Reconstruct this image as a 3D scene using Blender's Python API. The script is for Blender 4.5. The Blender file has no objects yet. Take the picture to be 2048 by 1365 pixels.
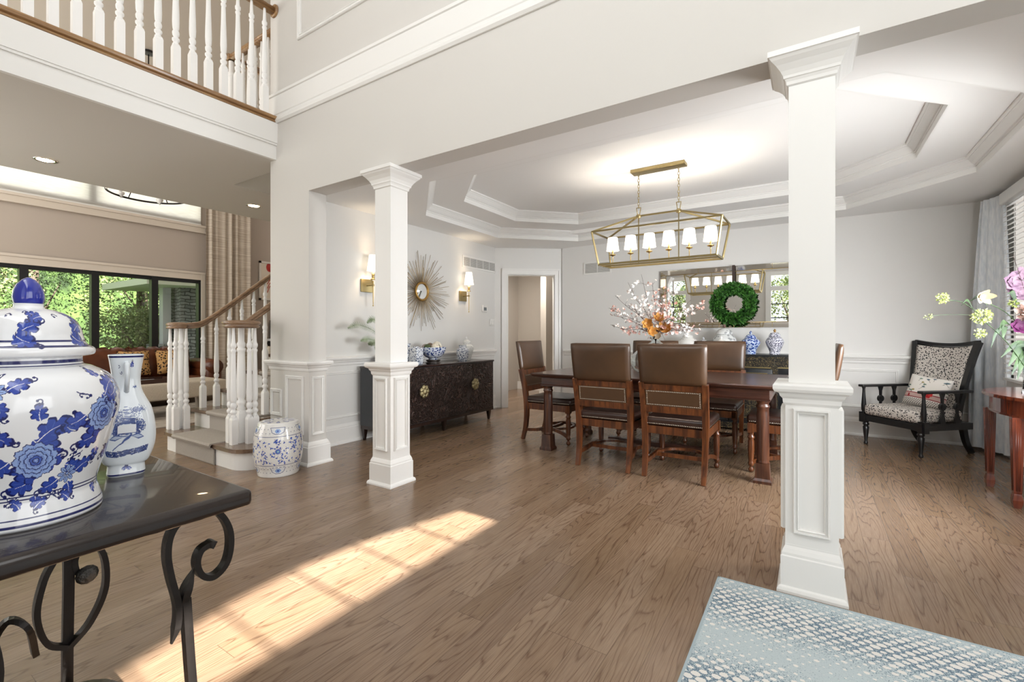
import bpy, bmesh, math, random
import numpy as np
from mathutils import Vector, Matrix
random.seed(7); rng = np.random.default_rng(7)
PI = math.pi
S = bpy.context.scene
C = S.collection
# ---------------------------------------------------------------- camera
cam_d = bpy.data.cameras.new('camera'); cam = bpy.data.objects.new('camera', cam_d); C.objects.link(cam)
cam_d.sensor_width = 36; cam_d.lens = 36 * 924 / 2048
cam_d.shift_y = -(682.5 - 668.6) / 2048
cam_d.clip_start = .05; cam_d.clip_end = 300
cam.location = (0, 0, 1.2); cam.rotation_euler = (PI / 2, 0, math.radians(32.88))
S.camera = cam
S.view_settings.view_transform = 'Standard'; S.view_settings.look = 'None'
S.view_settings.gamma = 1; S.view_settings.exposure = 0.22
S.view_settings.use_curve_mapping = False
S.cycles.use_denoising = True
S.cycles.max_bounces = 10; S.cycles.diffuse_bounces = 5; S.cycles.glossy_bounces = 5
S.cycles.transmission_bounces = 8; S.cycles.transparent_max_bounces = 12
S.cycles.sample_clamp_indirect = 6
S.cycles.caustics_reflective = False; S.cycles.caustics_refractive = False
# ---------------------------------------------------------------- sky, sun, window daylight and added fill lamps
w = bpy.data.worlds.new('sky'); S.world = w; w.use_nodes = True
nt = w.node_tree; bg = nt.nodes['Background']
sky = nt.nodes.new('ShaderNodeTexSky'); sky.sky_type = 'HOSEK_WILKIE'; sky.turbidity = 3
sky.sun_direction = Vector((1, -.05, .70)).normalized()
mixn = nt.nodes.new('ShaderNodeMixRGB'); mixn.inputs[0].default_value = .75
mixn.inputs[2].default_value = (.93, .96, 1, 1)
nt.links.new(sky.outputs[0], mixn.inputs[1]); nt.links.new(mixn.outputs[0], bg.inputs[0])
bg.inputs[1].default_value = 1.5
SUN_EL = math.radians(35)
sd = bpy.data.lights.new('sun', 'SUN'); sd.energy = 26.0; sd.angle = math.radians(.6); sd.color = (1, .955, .88)
so = bpy.data.objects.new('sun', sd); C.objects.link(so); so.location = (8, 1, 8)
so.rotation_euler = Vector((1, -.05, math.tan(SUN_EL))).to_track_quat('Z', 'Y').to_euler()
def area(name, loc, direction, sx, sy, power, col=(1, 1, 1), spread=180):
    l = bpy.data.lights.new(name, 'AREA'); l.shape = 'RECTANGLE'; l.size = sx; l.size_y = sy
    l.energy = power; l.color = col; l.spread = math.radians(spread)
    o = bpy.data.objects.new(name, l); C.objects.link(o); o.location = loc
    o.rotation_euler = Vector(direction).to_track_quat('-Z', 'Y').to_euler()
    return o
DAY = (.965, .985, 1)
area('fill_foyer_upper', (-.9, -.85, 4.5), (0, 1, -.1), 4.4, 1.7, 78, DAY)  # fill lamp added in front of the closed upper front wall
area('fill_foyer_lower', (1.5, -.85, 1.7), (-.4, 1, .1), 2.2, 2.2, 30, DAY)  # added fill at the solid front wall, clear of the mirror's view
area('fill_entry_side', (2.9, .8, 2.0), (-1, .25, 0), 2.6, 2.6, 52, DAY)  # fill lamp added just inside the solid entry wall
area('daylight_dining_window', (1.58, 3.9, 1.3), (-1, .5, .0), 1.8, 1.1, 122, DAY, 140)
area('fill_living_side', (-8.0, -.85, 2.9), (.1, 1, -.1), 3.6, 3.6, 150, (1, .97, .93))  # fill added in the unseen end of the living room, no window behind
area('daylight_behind_shade', (-10.7, 1.7, 4.4), (1, 0, 0), 5.8, 2.2, 150, (1, 1, 1))
area('fill_landing', (-6.0, -.85, 4.5), (.1, 1, .1), 2.4, 1.4, 32, (1, .97, .94))  # added fill for the upstairs landing, where no window is built
area('fill_hall', (-5.9, -.85, 1.5), (.05, 1, .25), 1.8, 2.2, 42, (1, .98, .95))  # added fill for the hall under the bridge, wall behind is closed

# ---------------------------------------------------------------- helpers
def lin(c):
    c = c / 255.
    return c / 12.92 if c <= .04045 else ((c + .055) / 1.055) ** 2.4
def rgb(h):
    h = h.lstrip('#'); return tuple(lin(int(h[i:i + 2], 16)) for i in (0, 2, 4))
MATS = {}
def mat(name, col, rough=.5, metal=0, spec=.5, coat=0, bump=0, bscale=60, **kw):
    if name in MATS: return MATS[name]
    m = bpy.data.materials.new(name); m.use_nodes = True; MATS[name] = m
    b = m.node_tree.nodes['Principled BSDF']
    if isinstance(col, str): col = rgb(col)
    b.inputs['Base Color'].default_value = (*col, 1); b.inputs['Roughness'].default_value = rough
    b.inputs['Metallic'].default_value = metal; b.inputs['Specular IOR Level'].default_value = spec
    b.inputs['Coat Weight'].default_value = coat; b.inputs['Coat Roughness'].default_value = .08
    for k, v in kw.items():
        b.inputs[k.replace('_', ' ')].default_value = v
    if bump:
        N = m.node_tree.nodes; L = m.node_tree.links
        tc = N.new('ShaderNodeTexCoord'); n = N.new('ShaderNodeTexNoise'); n.inputs['Scale'].default_value = bscale
        bp = N.new('ShaderNodeBump'); bp.inputs['Strength'].default_value = bump; bp.inputs['Distance'].default_value = .01
        L.new(tc.outputs['Object'], n.inputs['Vector']); L.new(n.outputs['Fac'], bp.inputs['Height']); L.new(bp.outputs[0], b.inputs['Normal'])
    return m
def nodes(name):
    m = bpy.data.materials.new(name); m.use_nodes = True; MATS[name] = m
    return m, m.node_tree.nodes, m.node_tree.links, m.node_tree.nodes['Principled BSDF']
def ramp(N, stops, interp='LINEAR'):
    r = N.new('ShaderNodeValToRGB'); r.color_ramp.interpolation = interp
    e = r.color_ramp.elements
    while len(e) < len(stops): e.new(.5)
    for i, (p, c) in enumerate(stops):
        e[i].position = p; e[i].color = (*(rgb(c) if isinstance(c, str) else c), 1)
    return r
def mth(N, L, op, a, b=None, c=None):
    n = N.new('ShaderNodeMath'); n.operation = op
    for i, x in enumerate((a, b, c)):
        if x is None: continue
        if isinstance(x, (int, float)): n.inputs[i].default_value = x
        else: L.new(x, n.inputs[i])
    return n.outputs[0]
def noise_mat(name, c1, c2, scale=(1, 1, 1), nscale=5, detail=4, rough=.5, lo=.35, hi=.65, bump=0, distort=0, **kw):
    if name in MATS: return MATS[name]
    m, N, L, b = nodes(name)
    tc = N.new('ShaderNodeTexCoord'); mp = N.new('ShaderNodeMapping'); mp.inputs['Scale'].default_value = scale
    n = N.new('ShaderNodeTexNoise'); n.inputs['Scale'].default_value = nscale; n.inputs['Detail'].default_value = detail; n.inputs['Distortion'].default_value = distort
    L.new(tc.outputs['Object'], mp.inputs[0]); L.new(mp.outputs[0], n.inputs['Vector'])
    r = ramp(N, [(lo, c1), (hi, c2)]); L.new(n.outputs['Fac'], r.inputs[0]); L.new(r.outputs[0], b.inputs['Base Color'])
    b.inputs['Roughness'].default_value = rough
    for k, v in kw.items(): b.inputs[k.replace('_', ' ')].default_value = v
    if bump:
        bp = N.new('ShaderNodeBump'); bp.inputs['Strength'].default_value = bump; bp.inputs['Distance'].default_value = .01
        L.new(n.outputs['Fac'], bp.inputs['Height']); L.new(bp.outputs[0], b.inputs['Normal'])
    return m
def voro_mat(name, c1, c2, scale=40, lo=.3, hi=.36, rough=.2, feature='F1', stretch=(1, 1, 1), noise=0, **kw):
    if name in MATS: return MATS[name]
    m, N, L, b = nodes(name)
    tc = N.new('ShaderNodeTexCoord'); mp = N.new('ShaderNodeMapping'); mp.inputs['Scale'].default_value = stretch
    v = N.new('ShaderNodeTexVoronoi'); v.inputs['Scale'].default_value = scale; v.feature = feature
    L.new(tc.outputs['Object'], mp.inputs[0])
    src = mp.outputs[0]
    if noise:
        n = N.new('ShaderNodeTexNoise'); n.inputs['Scale'].default_value = scale * .6
        mx = N.new('ShaderNodeMixRGB'); mx.inputs[0].default_value = noise; L.new(mp.outputs[0], n.inputs['Vector'])
        L.new(mp.outputs[0], mx.inputs[1]); L.new(n.outputs['Color'], mx.inputs[2]); src = mx.outputs[0]
    L.new(src, v.inputs['Vector'])
    r = ramp(N, [(lo, c1), (hi, c2)]); L.new(v.outputs['Distance'], r.inputs[0]); L.new(r.outputs[0], b.inputs['Base Color'])
    b.inputs['Roughness'].default_value = rough
    for k, x in kw.items(): b.inputs[k.replace('_', ' ')].default_value = x
    return m

class MB:
    """collects shapes, then links them as ONE mesh object"""
    def __init__(s): s.v = []; s.f = []; s.sm = []; s.mi = []; s.m = 0
    def add(s, vs, fs, smooth=False):
        o = len(s.v); s.v += [tuple(p) for p in vs]
        for f in fs: s.f.append([i + o for i in f]); s.sm.append(smooth); s.mi.append(s.m)
        return s
    def box(s, x0, x1, y0, y1, z0, z1, M=None):
        vs = [Vector(p) for p in ((x0, y0, z0), (x1, y0, z0), (x1, y1, z0), (x0, y1, z0), (x0, y0, z1), (x1, y0, z1), (x1, y1, z1), (x0, y1, z1))]
        if M is not None: vs = [M @ p for p in vs]
        return s.add(vs, [(0, 3, 2, 1), (4, 5, 6, 7), (0, 1, 5, 4), (1, 2, 6, 5), (2, 3, 7, 6), (3, 0, 4, 7)])
    def cbox(s, cx, cy, cz, dx, dy, dz, M=None):
        return s.box(cx - dx / 2, cx + dx / 2, cy - dy / 2, cy + dy / 2, cz - dz / 2, cz + dz / 2, M)
    def rbox(s, x0, x1, y0, y1, z0, z1, r=.01, n=3, M=None, puff=0):
        """box with rounded edges: superellipsoid-ish by rounding a grid"""
        bm = bmesh.new(); bmesh.ops.create_cube(bm, size=1)
        for v in bm.verts: v.co = Vector(((x0 + x1) / 2 + v.co.x * (x1 - x0), (y0 + y1) / 2 + v.co.y * (y1 - y0), (z0 + z1) / 2 + v.co.z * (z1 - z0)))
        bmesh.ops.bevel(bm, geom=list(bm.edges), offset=min(r, .49 * min(x1 - x0, y1 - y0, z1 - z0)), segments=n, profile=.5, affect='EDGES')
        return s.bm(bm, M, True)
    def bm(s, bm, M=None, smooth=False):
        bm.verts.ensure_lookup_table(); bm.verts.index_update()
        s.add([(M @ v.co if M is not None else v.co.copy()) for v in bm.verts], [[v.index for v in f.verts] for f in bm.faces], smooth)
        bm.free(); return s
    def lathe(s, prof, n=24, c=(0, 0, 0), M=None, smooth=True, caps=True, sx=1, sy=1):
        vs = []; fs = []
        for r, z in prof:
            for k in range(n):
                a = 2 * PI * k / n; p = Vector((c[0] + r * sx * math.cos(a), c[1] + r * sy * math.sin(a), c[2] + z)); vs.append(M @ p if M is not None else p)
        for i in range(len(prof) - 1):
            for k in range(n):
                a = i * n + k; b = i * n + (k + 1) % n; fs.append((a, b, b + n, a + n))
        s.add(vs, fs, smooth)
        if caps:
            m = len(prof)
            s.add(vs[:n], [tuple(reversed(range(n)))]); s.add(vs[(m - 1) * n:], [tuple(range(n))])
        return s
    def tube(s, pts, r, n=8, closed=False, rect=None, up=None, smooth=True):
        """round tube (r number or list) or rectangular bar (rect=(w,h)) swept along pts"""
        pts = [Vector(p) for p in pts]; m = len(pts); vs = []; fs = []
        rs = r if isinstance(r, (list, tuple)) else [r] * m
        pn = None
        for i, p in enumerate(pts):
            if closed: t = pts[(i + 1) % m] - pts[i - 1]
            else: t = pts[min(i + 1, m - 1)] - pts[max(i - 1, 0)]
            t.normalize()
            if up is not None: nn = Vector(up) - t * t.dot(Vector(up))
            elif pn is None: nn = t.orthogonal()
            else: nn = pn - t * t.dot(pn)
            if nn.length < 1e-6: nn = t.orthogonal()
            nn.normalize(); pn = nn; bb = t.cross(nn)
            if rect:
                k = rs[i]
                for a, b in ((-1, -1), (1, -1), (1, 1), (-1, 1)): vs.append(p + nn * a * rect[0] / 2 * k + bb * b * rect[1] / 2 * k)
            else:
                for k in range(n):
                    a = 2 * PI * k / n; vs.append(p + (nn * math.cos(a) + bb * math.sin(a)) * rs[i])
        q = 4 if rect else n
        for i in range(m if closed else m - 1):
            for k in range(q):
                a = i * q + k; b = i * q + (k + 1) % q; c = ((i + 1) % m) * q + (k + 1) % q; d = ((i + 1) % m) * q + k
                fs.append((a, b, c, d))
        if not closed: fs += [tuple(reversed(range(q))), tuple(range((m - 1) * q, m * q))]
        return s.add(vs, fs, smooth and not rect)
    def prism(s, poly, a, b, axis='z', M=None):
        """extrude 2D polygon between a and b along axis"""
        n = len(poly); vs = []
        for h in (a, b):
            for x, y in poly:
                p = {'z': (x, y, h), 'y': (x, h, y), 'x': (h, x, y)}[axis]; p = Vector(p); vs.append(M @ p if M is not None else p)
        fs = [tuple(range(n)), tuple(range(n, 2 * n))] + [(i, (i + 1) % n, n + (i + 1) % n, n + i) for i in range(n)]
        return s.add(vs, fs)
    def sweep(s, path, prof, closed=False, smooth=False):
        """mitred moulding: path = list of (x,y,z) in a horizontal plane, prof = list of (out,up); out is to the LEFT of travel"""
        P = [Vector(p) for p in path]; m = len(P); q = len(prof); vs = []; fs = []
        for i, p in enumerate(P):
            a = (P[i] - P[i - 1]) if (i or closed) else (P[1] - P[0]); b = (P[(i + 1) % m] - P[i]) if (i < m - 1 or closed) else a
            a = Vector((a.x, a.y, 0)).normalized(); b = Vector((b.x, b.y, 0)).normalized()
            na = Vector((-a.y, a.x, 0)); nb = Vector((-b.y, b.x, 0)); mi = (na + nb).normalized(); mi /= max(.2, mi.dot(na))
            for o, u in prof: vs.append(p + mi * o + Vector((0, 0, u)))
        for i in range(m if closed else m - 1):
            for k in range(q):
                fs.append((i * q + k, i * q + (k + 1) % q, ((i + 1) % m) * q + (k + 1) % q, ((i + 1) % m) * q + k))
        if not closed: fs += [tuple(reversed(range(q))), tuple(range((m - 1) * q, m * q))]
        return s.add(vs, fs, smooth)
    def build(s, name, m, parent=None, **kw):
        me = bpy.data.meshes.new(name); me.from_pydata(s.v, [], s.f)
        me.polygons.foreach_set('use_smooth', s.sm)
        ms = m if isinstance(m, (list, tuple)) else [m]
        for x in ms: me.materials.append(x)
        if len(ms) > 1: me.polygons.foreach_set('material_index', s.mi)
        bmx = bmesh.new(); bmx.from_mesh(me); bmesh.ops.recalc_face_normals(bmx, faces=bmx.faces); bmx.to_mesh(me); bmx.free()
        me.update()
        o = bpy.data.objects.new(name, me); C.objects.link(o)
        if parent is not None: o.parent = parent
        for k, v in kw.items(): o[k] = v
        return o
def thing(name, label, cat, loc=(0, 0, 0), rz=0, group=None):
    o = bpy.data.objects.new(name, None); C.objects.link(o); o.location = loc; o.rotation_euler = (0, 0, rz)
    o.empty_display_size = .1; o['label'] = label; o['category'] = cat
    if group: o['group'] = group
    return o
def tag(o, label, cat, group=None):
    o['label'] = label; o['category'] = cat
    if group: o['group'] = group
    return o
def struct(name, mb, m, label=None):
    o = mb.build(name, m); o['kind'] = 'structure'
    if label: o['label'] = label
    return o
def dup(root, loc, rz=None, label=None, group=None):
    r = root.copy(); C.objects.link(r); r.location = loc
    if rz is not None: r.rotation_euler = (0, 0, rz)
    if label: r['label'] = label
    if group: r['group'] = group
    def rec(a, b):
        for ch in list(a.children):
            c = ch.copy(); C.objects.link(c); c.parent = b; rec(ch, c)
    rec(root, r); return r
def spline(pts, n=8):
    """Catmull-Rom through points"""
    P = [Vector(p) for p in pts]; P = [P[0] * 2 - P[1]] + P + [P[-1] * 2 - P[-2]]; out = []
    for i in range(1, len(P) - 2):
        for k in range(n):
            t = k / n; a, b, c, d = P[i - 1], P[i], P[i + 1], P[i + 2]
            out.append(.5 * ((2 * b) + (c - a) * t + (2 * a - 5 * b + 4 * c - d) * t * t + (3 * b - a - 3 * c + d) * t ** 3))
    out.append(P[-2].copy()); return out
def arc(cx, cy, r, a0, a1, n):
    return [(cx + r * math.cos(a0 + (a1 - a0) * i / n), cy + r * math.sin(a0 + (a1 - a0) * i / n)) for i in range(n + 1)]

# ---------------------------------------------------------------- painting on a vertex grid
class Canvas:
    """a grid of vertex colours, painted with plain shapes; x wraps around"""
    def __init__(s, W, H, col): s.W = W; s.H = H; s.a = np.empty((H, W, 3), np.float32); s.a[:] = col
    def poly(s, pts, col):
        P = np.array(pts, float); x0 = int(math.floor(P[:, 0].min())); x1 = int(math.ceil(P[:, 0].max())); y0 = max(0, int(P[:, 1].min())); y1 = min(s.H - 1, int(math.ceil(P[:, 1].max())))
        if y1 < y0 or x1 < x0: return
        X, Y = np.meshgrid(np.arange(x0, x1 + 1), np.arange(y0, y1 + 1)); ins = np.zeros(X.shape, bool)
        Q = np.roll(P, -1, 0)
        for (ax, ay), (bx, by) in zip(P, Q):
            if ay == by: continue
            c = ((ay > Y) != (by > Y)) & (X < (bx - ax) * (Y - ay) / (by - ay) + ax); ins ^= c
        s.a[Y[ins], X[ins] % s.W] = col
    def stroke(s, pts, w0, col, w1=None):
        P = np.array(pts, float); n = len(P); w1 = w0 if w1 is None else w1
        for i in range(n - 1):
            w = w0 + (w1 - w0) * i / max(1, n - 2); a = P[i]; b = P[i + 1]
            x0 = int(min(a[0], b[0]) - w - 1); x1 = int(max(a[0], b[0]) + w + 2); y0 = max(0, int(min(a[1], b[1]) - w - 1)); y1 = min(s.H - 1, int(max(a[1], b[1]) + w + 2))
            if y1 < y0: continue
            X, Y = np.meshgrid(np.arange(x0, x1 + 1), np.arange(y0, y1 + 1)); d = b - a; L2 = max(1e-9, (d * d).sum())
            t = np.clip(((X - a[0]) * d[0] + (Y - a[1]) * d[1]) / L2, 0, 1); D = np.hypot(X - a[0] - t * d[0], Y - a[1] - t * d[1]) <= w / 2
            s.a[Y[D], X[D] % s.W] = col
    def dot(s, x, y, r, col): s.stroke([(x, y), (x + .01, y)], 2 * r, col)
    def band(s, y0, y1, col): s.a[max(0, int(y0)):max(0, int(y1)), :] = col
def xf(pts, x, y, sc=1, ang=0, mir=1):
    c, s_ = math.cos(ang), math.sin(ang)
    return [(x + sc * (mir * px * c - py * s_), y + sc * (mir * px * s_ + py * c)) for px, py in pts]
BLUE = np.array(rgb('#3049a6')); DBLUE = np.array(rgb('#1c2462')); LBLUE = np.array(rgb('#94aee2')); MBLUE = np.array(rgb('#4866bd')); PORC = np.array(rgb('#eef0f3'))
LEAF0 = [(0, 0), (3, 5), (8, 8), (7, 13), (13, 11), (16, 17), (22, 12), (27, 15), (30, 9), (37, 8), (41, 1), (36, -4), (30, -3), (28, -9), (21, -7), (16, -12), (12, -6), (6, -7), (3, -3)]
LEAF = [(p.x, p.y) for p in spline([(a, b, 0) for a, b in [(0, 0), (2, 6), (7, 9), (6, 14), (12, 17), (17, 13), (22, 18), (28, 14), (27, 9), (35, 11), (41, 3), (38, -5), (30, -2), (31, -9), (23, -12), (18, -6), (14, -13), (6, -11), (4, -4), (0, 0)]], 4)][:-1]
def leaf(cv, x, y, sc, ang, mir=1):
    cv.poly(xf(LEAF, x, y, sc * 1.12, ang, mir), DBLUE)
    cv.poly(xf(LEAF, x + .4 * math.cos(ang), y, sc, ang, mir), BLUE)
    for px, py in ((8, 8), (16, 13), (27, 11), (28, -6), (16, -8)):
        cv.stroke(xf([(px * .55 + 4, py * .4), (px, py)], x, y, sc, ang, mir), 1.0, MBLUE)
    cv.stroke(xf([(-4, -1), (8, 2), (18, 3), (30, 1)], x, y, sc, ang, mir), 2.0, PORC, .8)
    curl(cv, *xf([(39, 2)], x, y, sc, ang, mir)[0], sc * 1.1, ang, mir)
def curl(cv, x, y, sc, ang, mir=1):
    pts = [(0, 0)] + [(7 - 7 * math.cos(t) * (1 - t / 9) + 2, -6 * math.sin(t) * (1 - t / 12)) for t in np.linspace(0, 4.2, 14)]
    P = xf(pts, x, y, sc, ang, mir); cv.stroke(P, 3.4 * sc, DBLUE, 2.2 * sc); cv.dot(*P[-1], 3.0 * sc, DBLUE)
def sprig(cv, x, y, sc, ang, mir=1):
    cv.stroke(xf([(0, 0), (8, 2), (16, 0)], x, y, sc, ang, mir), 2 * sc, DBLUE)
    curl(cv, *xf([(14, 0)], x, y, sc, ang, mir)[0], sc * .7, ang + .6 * mir, mir); curl(cv, *xf([(14, 0)], x, y, sc, ang, mir)[0], sc * .7, ang - .7 * mir, -mir)
    cv.dot(*xf([(24, 0)], x, y, sc, ang, mir)[0], 3 * sc, DBLUE)
def peony(cv, x, y, r):
    def ring(R, k, col, line, ph=0):
        pts = []
        for t in np.linspace(0, 2 * PI, 120, endpoint=False):
            m = .93 + .17 * abs(math.sin(k * (t + ph) / 2)) + .03 * math.sin(k * 3 * (t + ph)); pts.append((x + R * m * math.cos(t), y + R * m * math.sin(t)))
        cv.poly([(x + (a - x) * (1 + 2.0 / R), y + (b - y) * (1 + 2.0 / R)) for a, b in pts], line); cv.poly(pts, col)
        for t in np.linspace(0, 2 * PI, int(k * 5), endpoint=False):
            cv.stroke([(x + R * .86 * math.cos(t), y + R * .86 * math.sin(t)), (x + R * .68 * math.cos(t), y + R * .68 * math.sin(t))], 1.0, MBLUE)
    ring(r * .92, 11, LBLUE, DBLUE); ring(r * .68, 9, LBLUE, DBLUE, .4); ring(r * .45, 7, LBLUE, DBLUE, .1); ring(r * .24, 5, MBLUE, DBLUE, .3); ring(r * .11, 3, LBLUE, DBLUE)
def daisy(cv, x, y, r):
    for k in range(8):
        a = k * PI / 4; P = xf([(r * .2, 0), (r * .55, r * .2), (r * .85, r * .14), (r, 0), (r * .85, -r * .14), (r * .55, -r * .2)], x, y, 1, a)
        cv.poly(xf([(r * .15, 0), (r * .55, r * .26), (r * .9, r * .2), (r * 1.07, 0), (r * .9, -r * .2), (r * .55, -r * .26)], x, y, 1, a), DBLUE); cv.poly(P, LBLUE)
        cv.stroke(xf([(r * .2, 0), (r * .75, 0)], x, y, 1, a), 1, DBLUE)
    cv.dot(x, y, r * .2, DBLUE); cv.dot(x, y, r * .13, LBLUE)
def paint_mat(name, rough=.12, coat=.6):
    m, N, L, b = nodes(name); a = N.new('ShaderNodeAttribute'); a.attribute_name = 'paint'
    L.new(a.outputs['Color'], b.inputs['Base Color']); b.inputs['Roughness'].default_value = rough; b.inputs['Coat Weight'].default_value = coat; b.inputs['Coat Roughness'].default_value = .03
    return m
def painted_surface(name, fn, cv, m, parent=None):
    """fn(U, V) -> X,Y,Z arrays; U in [0,1) around, V in [0,1] up; vertex colours from the canvas"""
    W, H = cv.W, cv.H; U, V = np.meshgrid(np.arange(W) / W, np.arange(H) / (H - 1)); X, Y, Z = fn(U, V)
    co = np.stack([X, Y, Z], -1).reshape(-1, 3).astype(np.float32)
    i = np.arange(H - 1)[:, None] * W; k = np.arange(W)[None, :]; k2 = (k + 1) % W
    F = np.stack([i + k, i + k2, i + W + k2, i + W + k], -1).reshape(-1, 4)
    me = bpy.data.meshes.new(name); me.vertices.add(W * H); me.vertices.foreach_set('co', co.ravel())
    nf = len(F); me.loops.add(nf * 4); me.loops.foreach_set('vertex_index', F.ravel().astype(np.int32))
    me.polygons.add(nf); me.polygons.foreach_set('loop_start', np.arange(nf, dtype=np.int32) * 4); me.polygons.foreach_set('loop_total', np.full(nf, 4, np.int32))
    me.polygons.foreach_set('use_smooth', np.ones(nf, bool)); me.update(calc_edges=True)
    at = me.color_attributes.new('paint', 'FLOAT_COLOR', 'POINT'); ca = np.ones((W * H, 4), np.float32); ca[:, :3] = cv.a.reshape(-1, 3); at.data.foreach_set('color', ca.ravel())
    me.materials.append(m); o = bpy.data.objects.new(name, me); C.objects.link(o)
    if parent is not None: o.parent = parent
    return o
def profile_fn(prof):
    """arc-length parametrised lathe from (r,z) control points (smoothed)"""
    P = spline([(r, 0, z) for r, z in prof], 10); r = np.array([p.x for p in P]); z = np.array([p.z for p in P])
    s = np.concatenate([[0], np.cumsum(np.hypot(np.diff(r), np.diff(z)))]); s /= s[-1]
    def f(U, V): R = np.interp(V, s, r); Z = np.interp(V, s, z); return R * np.cos(2 * PI * U), R * np.sin(2 * PI * U), Z
    f.v_of_z = lambda zz: float(np.interp(zz, z, s)); f.total = float(np.hypot(np.diff(r), np.diff(z)).sum())
    return f
# ================================================================ MATERIALS
M_white = mat('white_trim_paint', '#e9e8e5', .35)
M_wall = mat('pale_grey_wall_paint', '#e0dfdc', .6)
M_wall_up = mat('greige_wall_paint', '#d0cdc8', .6)
M_taupe = mat('taupe_wall_paint', '#b8aca0', .7)
M_ceil = mat('ceiling_paint', '#efeeec', .7)
M_ceil_shaded = mat('shade_toned_ceiling_paint', '#b7ada2', .7)  # pale ceiling coloured darker to stand for its warm shade
M_black = mat('black_window_frame', '#17171a', .4)
M_brass = mat('aged_brass', '#a29269', .38, 1)
M_brass_lt = mat('satin_brass', '#b9a067', .3, 1)
M_chrome = mat('polished_metal', '#d8d8d8', .15, 1)
M_mirror = mat('mirror_glass', '#f2f4f4', .0, 1)
M_iron = mat('dark_bronze_iron', '#2c2826', .42, .6, bump=.25, bscale=25)
M_marble_w = mat('white_porcelain', '#eeede9', .15, coat=.5)

def wood_mat(name, c1, c2, c3, rough=.3, axis='y', sc=1, coat=.2):
    m, N, L, b = nodes(name); tc = N.new('ShaderNodeTexCoord'); mp = N.new('ShaderNodeMapping')
    s = {'x': (1.2, 14, 14), 'y': (14, 1.2, 14), 'z': (14, 14, 1.2)}[axis]; mp.inputs['Scale'].default_value = [q * sc for q in s]
    n = N.new('ShaderNodeTexNoise'); n.inputs['Scale'].default_value = 2.2; n.inputs['Detail'].default_value = 7; n.inputs['Distortion'].default_value = .8
    L.new(tc.outputs['Object'], mp.inputs[0]); L.new(mp.outputs[0], n.inputs['Vector'])
    r = ramp(N, [(.3, c1), (.5, c2), (.72, c3)]); L.new(n.outputs['Fac'], r.inputs[0]); L.new(r.outputs[0], b.inputs['Base Color'])
    b.inputs['Roughness'].default_value = rough; b.inputs['Coat Weight'].default_value = coat; b.inputs['Coat Roughness'].default_value = .12
    return m
M_mahog_x = wood_mat('mahogany_x', '#26130d', '#3f2218', '#573224', .3, 'x')
M_mahog_z = wood_mat('mahogany_z', '#2a150e', '#47291c', '#623d2a', .28, 'z')
M_chairwood = wood_mat('walnut_chair_frame', '#341a0e', '#5c3219', '#7c4825', .3, 'z')
M_rail = wood_mat('handrail_oak', '#6d5442', '#86694f', '#9b8066', .3, 'y')
M_rail_up = wood_mat('warm_oak', '#7a5738', '#94704a', '#a98658', .3, 'y')
M_tread = wood_mat('tread_oak', '#5d483a', '#75604f', '#8a7460', .25, 'x')
M_cherry = wood_mat('cherry_veneer', '#3f180d', '#642a17', '#7d3b20', .2, 'z', coat=.5)
M_espresso = wood_mat('espresso_wood', '#1b1210', '#2c1d19', '#3b2823', .25, 'y', coat=.3)
M_ebony = noise_mat('ebony_carved', '#15100e', '#2e2520', (1, 1, 1), 14, 5, .38)
M_leather = noise_mat('brown_leather', '#3b291a', '#563c27', (1, 1, 1), 3, 3, .36, .3, .7, Coat_Weight=.25, Coat_Roughness=.3)
M_leather_seat = noise_mat('dark_brown_leather', '#2a1b17', '#3c2820', (1, 1, 1), 4, 3, .3, .3, .7)
M_nail = mat('nickel_nailhead', '#c9c4b8', .25, 1)

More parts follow.
